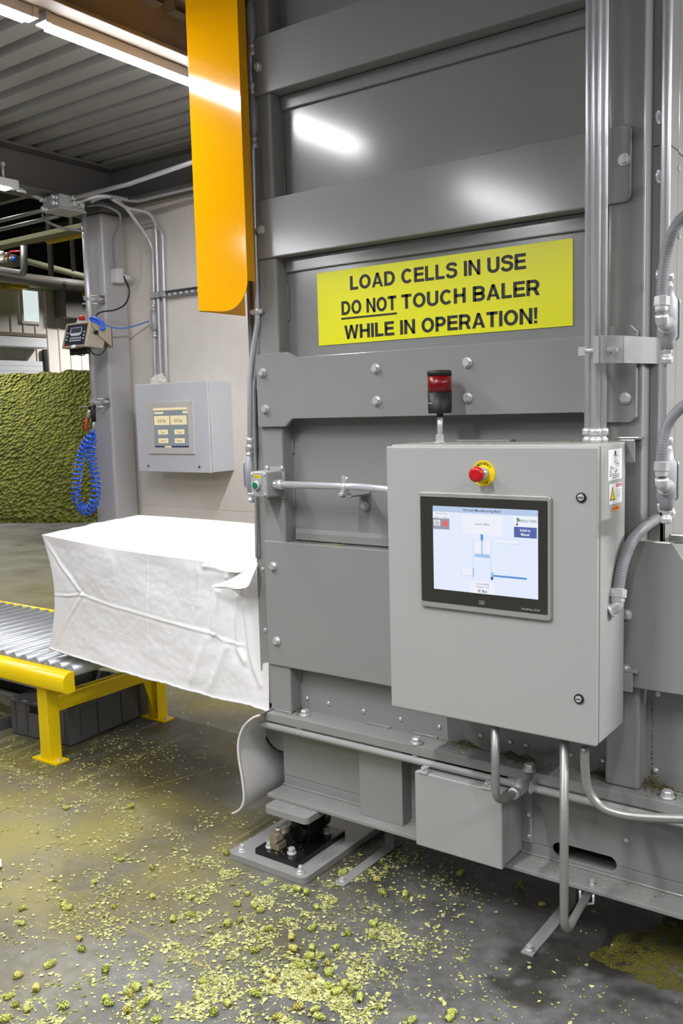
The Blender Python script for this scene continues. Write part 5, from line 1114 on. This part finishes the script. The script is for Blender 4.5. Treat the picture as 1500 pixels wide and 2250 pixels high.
# dark lift frame behind the crate, under the conveyor
t = thing('lift_frame', 'dark grey steel lift frame on the floor under the conveyor at the left edge', 'lift', (-4.5, 2.7, 0))
mb = MB(); mb.box(-5.4, -3.98, 2.50, 2.56, .0, .045); mb.box(-5.4, -3.98, 2.98, 3.04, 0, .045); mb.box(-4.04, -3.98, 2.56, 2.98, 0, .045); mb.build('base_frame', M_tote, t, bevel=.003)
for y in (2.58, 2.94):
    mb = MB(); mb.prism([(-5.3, .05), (-5.2, .05), (-4.1, .24), (-4.1, .29), (-4.2, .29)], (0, y, 0), (1, 0, 0), (0, 0, 1), (0, 1, 0), .03); mb.build('scissor_arm', M_tote, t)
mb = MB(); mb.box(-5.4, -3.95, 2.50, 3.04, .29, .32); mb.build('top_plate', M_dark, t, bevel=.003)
# white woven bag drawn over the outlet
t = thing('bale_bag', 'white woven bag drawn over the outlet of the press and lying on the rollers', 'bag', (-2.75, 2.75, .5))
def seg_d(px_, pz_, a, c):
    ax_, az = a; bx_, bz = c; dx, dz = bx_-ax_, bz-az; tt = max(0, min(1, ((px_-ax_)*dx+(pz_-az)*dz)/(dx*dx+dz*dz))); qx, qz = ax_+tt*dx, az+tt*dz
    return math.hypot(px_-qx, pz_-qz), (px_-ax_)*dz-(pz_-az)*dx
pz = lambda px, py: (P(px, py, Y=2.44).x, P(px, py, Y=2.44).z)
CRE = [([(182, 1307), (240, 1328), (322, 1351), (420, 1378), (478, 1391)], .0038, .006), ([(478, 1391), (492, 1403), (540, 1416)], .004, .006), ([(104, 1190), (130, 1238), (182, 1307)], .006, .009), ([(182, 1307), (150, 1360), (128, 1415)], .006, .007), ([(118, 1307), (150, 1309), (182, 1305)], .006, .005), ([(325, 1210), (325, 1350), (326, 1477)], .003, .005), ([(480, 1300), (478, 1390)], .010, .022), ([(525, 1310), (530, 1420), (545, 1450)], .008, .014), ([(505, 1420), (470, 1520)], .006, .02), ([(440, 1250), (438, 1330)], .004, .012), ([(540, 1330), (560, 1440), (582, 1500)], .010, .014), ([(460, 1400), (430, 1500)], .006, .025), ([(450, 1243), (462, 1228)], .010, .010), ([(478, 1245), (482, 1222)], .012, .009), ([(500, 1268), (505, 1225)], .012, .010), ([(520, 1255), (530, 1222)], .012, .009), ([(545, 1250), (550, 1225)], .012, .010), ([(452, 1242), (520, 1256)], .010, .008)]
CRE = [([pz(*p) for p in c], a, w) for c, a, w in CRE]
def front_disp(x, z):
    d = 0
    for c, amp, w in CRE:
        best = min((seg_d(x, z, c[i], c[i+1]) for i in range(len(c)-1)), key=lambda q: q[0]); s = best[0]/(w if best[1] > 0 else w*.4)
        d += amp*math.exp(-s*s) - amp*.25*math.exp(-((best[0]/w-1.8)/1.2)**2)
    d += .010*mnoise.noise(Vector((x*3.5, z*4, 2.0)))+.0035*mnoise.noise(Vector((x*11, z*14, 7.0)))+.0012*mnoise.noise(Vector((x*30, z*38, 4.0)))
    return d
def lerp(a, b, t): return a+(b-a)*t
def xl_(v): return -3.392+.034*math.sin(PI*v)**1.0+.010*math.sin(2*PI*v) if v > 0 else -3.392
def front(u, v):                       # v: 0 bottom, 1 top
    x0 = -3.395+.045*math.sin(PI*v)-.004*v; x1 = -2.095-.035*v+.014*math.sin(PI*v)
    x = lerp(x0, x1, u); z0 = lerp(.532, .478, u)-.012*math.sin(PI*u)+.006*mnoise.noise(Vector((x*7, 0, 0))); z1 = lerp(1.042, 1.003, u)-.018*math.sin(PI*u)-(.030*math.exp(-((u-.86)/.06)**2))
    z = lerp(z0, z1, v); edge = min(1, min(u, 1-u)*12+.3)*min(1, min(v, 1-v)*10+.15)
    y = 2.432-.018*(1-v)*u+.012*math.sin(PI*v)*(1-u) - front_disp(x, z)*edge
    return (x, y, z)
NU, NV = 200, 110
mb = MB(); mb.grid(front, NU, NV)
def top(u, v):                         # v: 0 front edge, 1 back edge
    f0 = Vector(front(u, 1)); b0 = Vector((lerp(-3.50, -2.12, u), 3.08, lerp(1.055, 1.03, u)+.010*math.sin(PI*u)))
    p = f0.lerp(b0, v); p.z += (-.018*math.sin(PI*u)+.012*mnoise.noise(Vector((p.x*4, p.y*5, 1)))+.005*mnoise.noise(Vector((p.x*12, p.y*15, 3))))*math.sin(PI*v)
    if u < .02: p.x -= .006*math.sin(9*v)
    return p
mb.grid(top, 110, 50)
def left(u, v):                        # u: 0 front .. 1 back
    f0 = Vector(front(0, v)); b0 = Vector((lerp(-3.50, -3.50, v)+.03*math.sin(PI*v), 3.08, lerp(.53, 1.055, v))); p = f0.lerp(b0, u); p.x += (.03*math.sin(PI*v)+.012*mnoise.noise(Vector((p.y*6, p.z*6, 5))))*math.sin(PI*u); return p
mb.grid(lambda u, v: left(1-u, v), 40, 40)
mb.grid(lambda u, v: (lerp(-2.10, -3.50, u), 3.08-.012*mnoise.noise(Vector((u*5, v*4, 8))), lerp(.50, lerp(1.03, 1.055, u), v)), 40, 20)
mb.grid(lambda u, v: Vector(front(u, 0)).lerp(Vector((lerp(-3.50, -2.10, u), 3.08, .515)), 1-v), 60, 12)
mb.build('bag_body', M_bag, t, origin=(-2.75, 2.75, .5))
# hem and torn flaps at the outlet end
bp_ = lambda px, py, y: P(px, py, Y=y)
def flap(name, outline, n=10):
    mb = MB(); k = len(outline[0])
    def f(u, v):
        a = catmull(outline[0], 6); c = catmull(outline[1], 6); i = u*(len(a)-1); i0 = min(int(i), len(a)-2); fr = i-i0; p = a[i0].lerp(a[i0+1], fr); q = c[i0].lerp(c[i0+1], fr); r_ = p.lerp(q, v)
        r_.y -= .006*math.sin(PI*v)+.004*mnoise.noise(r_*25); return r_
    mb.grid(f, 24, n); return mb.build(name, M_bag, t)
flap('torn_flap', ([bp_(566, 1228, 2.40), bp_(545, 1248, 2.385), bp_(520, 1265, 2.37), bp_(492, 1278, 2.375), bp_(466, 1287, 2.405)], [bp_(567, 1238, 2.395), bp_(556, 1262, 2.36), bp_(542, 1290, 2.345), bp_(508, 1294, 2.345), bp_(475, 1292, 2.39)]))
flap('torn_flap', ([bp_(508, 1292, 2.35), bp_(520, 1294, 2.35), bp_(530, 1293, 2.35), bp_(538, 1288, 2.35)], [bp_(512, 1296, 2.36), bp_(522, 1304, 2.365), bp_(530, 1309, 2.375), bp_(536, 1312, 2.395)]))
flap('torn_flap', ([bp_(500, 1232, 2.425), bp_(520, 1238, 2.41), bp_(540, 1236, 2.41), bp_(560, 1229, 2.41)], [bp_(492, 1254, 2.385), bp_(512, 1258, 2.375), bp_(532, 1256, 2.375), bp_(548, 1246, 2.385)]), 6)
hem = [Vector(front(i/60, 0))+Vector((0, -.003, -.001+.004*mnoise.noise(Vector((i*.9, 0, 0))))) for i in range(61)]
mb = MB(); mb.tube(hem, .004, 7); mb.build('hem', M_bag, t)
# scrap of paper at the left edge of the floor
q = P(2, 1908, Z=0)
mb = MB(); mb.add([(q.x-.10, q.y-.03, .001), (q.x-.02, q.y-.05, .002), (q.x+.012, q.y-.004, .012), (q.x-.05, q.y+.035, .004), (q.x-.10, q.y-.03, .003), (q.x-.02, q.y-.05, .004), (q.x+.012, q.y-.004, .014), (q.x-.05, q.y+.035, .006)], [(0, 3, 2, 1), (4, 5, 6, 7), (0, 1, 5, 4), (1, 2, 6, 5), (2, 3, 7, 6), (3, 0, 4, 7)])
tag(mb.build('paper_scrap', M_paper), 'scrap of white paper on the floor at the left edge', 'paper')
# ================================================================== HOPS ON THE FLOOR AND LEDGES
def flakes(name, label, pts, m, size=(.0018, .0095), z0=.0006, parent=None, lift=.35):
    """pts: list of (x, y, z). One mesh of small bent leaf flakes lying there"""
    n = len(pts); pts = np.array(pts, dtype=float); a = rng.random(n)*2*PI; s = size[0]+(size[1]-size[0])*rng.random(n)**2.6; asp = .35+.5*rng.random(n)
    V = np.zeros((n, 5, 3)); T = rng.normal(0, lift, (n, 2))
    base = np.array([(-1, 0, 0), (0, -1, 0), (1, 0, 0), (0, 1, 0), (0, 0, .3)], dtype=float)
    for k in range(5):
        lx, ly = base[k, 0]*s, base[k, 1]*s*asp; lz = base[k, 2]*s*.8+np.abs(lx*T[:, 0]+ly*T[:, 1])+z0
        V[:, k, 0] = pts[:, 0]+lx*np.cos(a)-ly*np.sin(a); V[:, k, 1] = pts[:, 1]+lx*np.sin(a)+ly*np.cos(a); V[:, k, 2] = pts[:, 2]+lz
    V = V.reshape(-1, 3); fs = []
    for i in range(n):
        o = i*5; fs += [(o, o+1, o+4), (o+1, o+2, o+4), (o+2, o+3, o+4), (o+3, o, o+4)]
    me = bpy.data.meshes.new(name); c = V.mean(0); c[2] = V[:, 2].min(); me.from_pydata((V-c).tolist(), [], fs); me.materials.append(m)
    tone = np.repeat(np.clip(rng.normal(.52, .30, n), 0, 1), 5).astype(np.float32); at = me.attributes.new('tone', 'FLOAT', 'POINT'); at.data.foreach_set('value', tone); me.update()
    o = bpy.data.objects.new(name, me); COL.objects.link(o)
    o.location = Vector(c)
    return tag(o, label, 'hops', None, 'stuff')
# clusters of litter on the floor: centre and spread in metres, share
def fp(px, py): q = P(px, py, Z=0); return q.x, q.y
CL = [(fp(640, 1985), .26, .09, 1500), (fp(560, 1965), .20, .09, 1100), (fp(760, 2010), .16, .05, 1000), (fp(860, 1940), .14, .06, 550), (fp(700, 2140), .12, .08, 1900), (fp(590, 2140), .16, .06, 1300), (fp(520, 2225), .14, .06, 1500), (fp(760, 2220), .18, .05, 900), (fp(300, 2190), .12, .06, 700), (fp(30, 2235), .10, .06, 800), (fp(420, 2040), .22, .06, 900), (fp(480, 2090), .20, .05, 600), (fp(330, 1960), .35, .10, 700), (fp(200, 2060), .22, .08, 600), (fp(420, 1900), .35, .12, 500), (fp(480, 1810), .25, .06, 300), (fp(240, 1830), .6, .2, 1000), (fp(80, 1720), .35, .14, 1200), (fp(60, 1620), .30, .10, 700), (fp(280, 1640), .26, .07, 700), (fp(200, 1700), .3, .1, 500), (fp(950, 1920), .16, .05, 350), (fp(1000, 2180), .25, .14, 260), (fp(880, 2080), .3, .15, 260), (fp(430, 1600), .4, .2, 300), (fp(820, 1870), .12, .08, 350), (fp(700, 1930), .08, .05, 350), (fp(620, 1840), .25, .2, 120), (fp(1120, 2130), .3, .25, 80), (fp(120, 2000), .3, .12, 500)]
pts = []
for (cx_, cy_), sx_, sy_, n in CL:
    k = 0; n = int(n*1.2)
    while k < n:
        x, y = rng.normal(cx_, sx_), rng.normal(cy_, sy_)
        if (-2.14 < x < -1.77 and 2.17 < y < 2.8) or y < .9: k += 1; continue
        f_ = fbm(x, y, 11.0, 4, 1.7)
        if rng.random() < .10+max(0, f_*2.6+.12): pts.append((x, y, 0)); k += 1
flakes('hop_litter', 'pale green hop flakes strewn over the concrete floor', pts, M_flake)
# fine crumbs swept together at lower right
pts = []; PG = [(1302, 2098), (1345, 2068), (1420, 2036), (1530, 2000), (1530, 2190), (1460, 2170), (1400, 2152), (1345, 2128)]
def inside(x, y, pg):
    r_ = False
    for i in range(len(pg)):
        (x0, y0), (x1, y1) = pg[i-1], pg[i]
        if (y0 > y) != (y1 > y) and x < (x1-x0)*(y-y0)/(y1-y0)+x0: r_ = not r_
    return r_
while len(pts) < 15000:
    px, py = 1290+240*rng.random(), 1995+200*rng.random(); x, y = fp(px, py); wob = fbm(x, y, 14, 3, 2.0)
    if inside(px+22*wob, py+14*fbm(x, y, 16, 3, 8.0), PG) and rng.random() < .7+1.0*fbm(x, y, 30, 2, 6.0): pts.append((x, y, 0))
flakes('hop_crumbs', 'patch of fine olive hop crumbs on the floor at the lower right', pts, M_hopres, (.0014, .0040))
# residue on the ledges
def heaplet(px, py, sx_, sy_, n, z=None, plane=None, y=None, h=.012):
    c = P(px, py, Z=z) if y is None else Vector((P(px, py, Z=z).x, y, z)); out = []
    for i in range(n):
        a, b_ = rng.normal(0, sx_), rng.normal(0, sy_); yy = min(c.y+b_, 2.433)
        if yy < LY+.004: continue
        out.append((c.x+a, yy, z+h*math.exp(-(a/sx_)**2)*max(0, (yy-2.36)/.07)*rng.random()))
    return out
pts = []
for px, w_, n, h_ in ((1020, .035, 420, .016), (1115, .022, 260, .012), (1150, .02, 200, .012), (1310, .022, 300, .016), (1425, .035, 620, .03), (672, .016, 120, .010), (1450, .02, 150, .008)): pts += heaplet(px, 1640+(px-1020)*.25, w_, .022, n, ZT, y=2.425 if px != 672 else 2.41, h=h_)
flakes('hop_residue', 'damp hop residue heaped on the top flange of the sill beam', pts, M_hopres, (.0015, .005))
def streak(px, py0, py1, y, n, w_=.0015):
    out = []
    for i in range(n):
        q = P(px+rng.normal(0, 1.2), py0+(py1-py0)*rng.random(), Y=y); out.append((q.x, y, q.z))
    return out
flakes('hop_streak', 'vertical streak of hop dust in the crack at lower right beside the post', streak(1432, 1535, 1720, 2.449, 160), M_hopres, (.0012, .0034), .0)
flakes('hop_streak', 'fine vertical streak of hop dust under the cabinet, above the left residue heap', streak(1017, 1580, 1640, SY-.001, 50), M_hopres, (.001, .0022), .0)
def scatter(x0, x1, y0, y1, z, n): return [(x0+(x1-x0)*rng.random(), y0+(y1-y0)*rng.random(), z) for _ in range(n)]
pts = scatter(-2.0, -.65, 2.36, 2.43, ZT, 90)+scatter(-2.0, -1.7, 2.36, 2.43, ZB+.014, 30)+scatter(-1.06, -.65, 2.36, 2.43, ZB+.014, 70)+scatter(-1.52, -1.50, 2.36, 2.43, ZB+.014, 30)+scatter(-2.0, -1.86, 2.29, 2.34, ZB, 16)+scatter(-2.1, -1.8, 2.2, 2.4, .025, 40)+scatter(-1.97, -1.86, 2.24, 2.33, .045, 14)
flakes('hop_litter', 'loose hop flakes lying along the two flanges of the sill beam', pts, M_flake, (.002, .005))
pts = scatter(CX0+.02, CX1-.01, 2.17, CB-.005, CZ1, 500)+scatter(-.95, CX1, 2.25, CB+.03, CZ1+.003, 160)
flakes('hop_litter', 'hop flakes on top of the control cabinet', pts, M_flake, (.0015, .004))
pts = scatter(px0+.01, px1, PY+.02, 4.04, pz1-.002, 700); flakes('hop_litter', 'hop flakes on top of the wall panel', pts, M_flake, (.002, .006))
pts = scatter(-1.9, -.9, 2.365, 2.375, 1.7325, 60)+scatter(-1.94, -1.86, 2.372, 2.432, 1.107, 40)+scatter(-1.80, -1.74, 2.385, 2.432, 1.107, 160)+scatter(-1.7, -1.4, 2.385, 2.432, 1.107, 30)+scatter(-1.2, -.9, 2.368, 2.376, 2.2565, 40)+scatter(-2.0, -1.9, 2.366, 2.376, 1.751, 20)+scatter(-.84, -.78, 2.366, 2.376, 1.752, 30)
flakes('hop_litter', 'hop flakes along the upper edges of the cross plates', pts, M_flake, (.0015, .004))
pts = scatter(-.79, -.64, 2.357, 2.372, 1.192, 80); flakes('hop_litter', 'hop flakes on the top edge of the ram housing plate', pts, M_flake, (.0015, .003))
pts = scatter(-3.47, -3.41, 2.47, 3.06, .292, 160); flakes('hop_litter', 'hop flakes on the yellow cross member of the conveyor', pts, M_flake, (.003, .008))
# individual hop cones
def cone_mesh(seed, name, m, L=.0105, R=.0085):
    rs = np.random.default_rng(seed); V = []; Fs = []; tn = []
    nb, nl = 6, 6
    for l in range(nl):
        f_ = l/(nl-1); zc_ = -L+2*L*f_; rr_ = R*math.sqrt(max(.04, 1-((f_-.42)/.68)**2))
        for b_ in range(nb):
            a = 2*PI*(b_+.5*(l % 2))/nb+rs.normal(0, .12); ca, sa = math.cos(a), math.sin(a); w_ = R*.72; hgt_ = L*.62; out = 1+.18*rs.random()
            loc = [(rr_*.80, -w_*.55, -hgt_*.5), (rr_*.80, w_*.55, -hgt_*.5), (rr_*1.04*out, w_*.62, hgt_*.1), (rr_*1.10*out, 0, hgt_*.75), (rr_*1.04*out, -w_*.62, hgt_*.1), (rr_*1.16*out, 0, hgt_*.05)]
            o = len(V); V += [(x*ca-y*sa, x*sa+y*ca, z+zc_) for x, y, z in loc]; Fs += [(o, o+1, o+5), (o+1, o+2, o+5), (o+2, o+3, o+5), (o+3, o+4, o+5), (o+4, o, o+5)]; tn += [min(1, max(0, rs.normal(.5, .25)))]*6
    # core
    o = len(V); mm = MB(); mm.lathe([(R*.2, -L*1.1), (R*.75, -L*.7), (R*.86, 0), (R*.6, L*.7), (R*.15, L*1.15)], (0, 0, 0), (0, 0, 1), 10); V += [tuple(p) for p in mm.v]; Fs += [tuple(i+o for i in f) for f in mm.f]; tn += [.3]*len(mm.v)
    me = bpy.data.meshes.new(name); me.from_pydata(V, [], Fs); me.materials.append(m); at = me.attributes.new('tone', 'FLOAT', 'POINT'); at.data.foreach_set('value', np.array(tn, dtype=np.float32)); return me
CM = [cone_mesh(1, 'hop_cone', M_cone), cone_mesh(2, 'hop_cone', M_cone, .0095, .0088), cone_mesh(3, 'hop_cone', M_conetan, .010, .008), cone_mesh(4, 'hop_cone', M_cone, .012, .008)]
SP = [(145, 1775), (285, 1772), (266, 1888), (334, 1906), (206, 1938), (47, 1996), (47, 2028), (140, 1988), (148, 1996), (250, 1992), (336, 1970), (419, 1972), (520, 1986), (500, 2030), (526, 2022), (496, 1874), (174, 2062), (179, 2086), (80, 2172), (34, 2208), (59, 2218), (140, 2212), (562, 2184), (445, 2156), (560, 2088), (232, 2132), (286, 2184), (316, 2204), (344, 2240), (232, 2194), (40, 2144), (653, 1953), (673, 1960), (695, 1993), (753, 1918), (827, 1932), (890, 1965), (842, 1963), (765, 2050), (818, 2058), (820, 2030), (685, 2040), (738, 2082), (685, 2083), (680, 2102), (690, 2123), (720, 2115), (660, 2123), (655, 2213), (702, 2235), (692, 2218), (790, 2193), (770, 2178), (837, 2213), (905, 2242), (993, 2225), (988, 2237), (522, 1987), (572, 2000), (543, 1963), (558, 2087), (722, 2137), (680, 2147), (723, 2168), (758, 2163), (330, 2160), (300, 2170), (600, 2150), (610, 2235), (640, 2060), (280, 2220), (240, 2205), (500, 2205), (470, 2225), (20, 2190), (10, 2240), (110, 2120), (380, 2020), (420, 2010), (1280, 1985), (1190, 1986), (1145, 1945), (1010, 1920), (560, 1990), (740, 2180), (690, 2178), (705, 2100), (645, 2085), (590, 2040)]
rr = random.Random(5)
seen = {}
for i, (px, py) in enumerate(SP):
    q = P(px, py+4, Z=0); o = bpy.data.objects.new('hop_cone', CM[rr.choice((0, 0, 1, 2, 3, 3))]); COL.objects.link(o)
    s = rr.uniform(.75, 1.15); o.scale = (s, s, s); o.location = (q.x, q.y, .0078*s); o.rotation_euler = (PI/2+rr.uniform(-.35, .35), rr.uniform(0, 6), rr.uniform(0, 6))
    tag(o, 'whole green hop cone lying among the flakes on the concrete floor', 'hop cone', 'hop cones strewn on the floor')
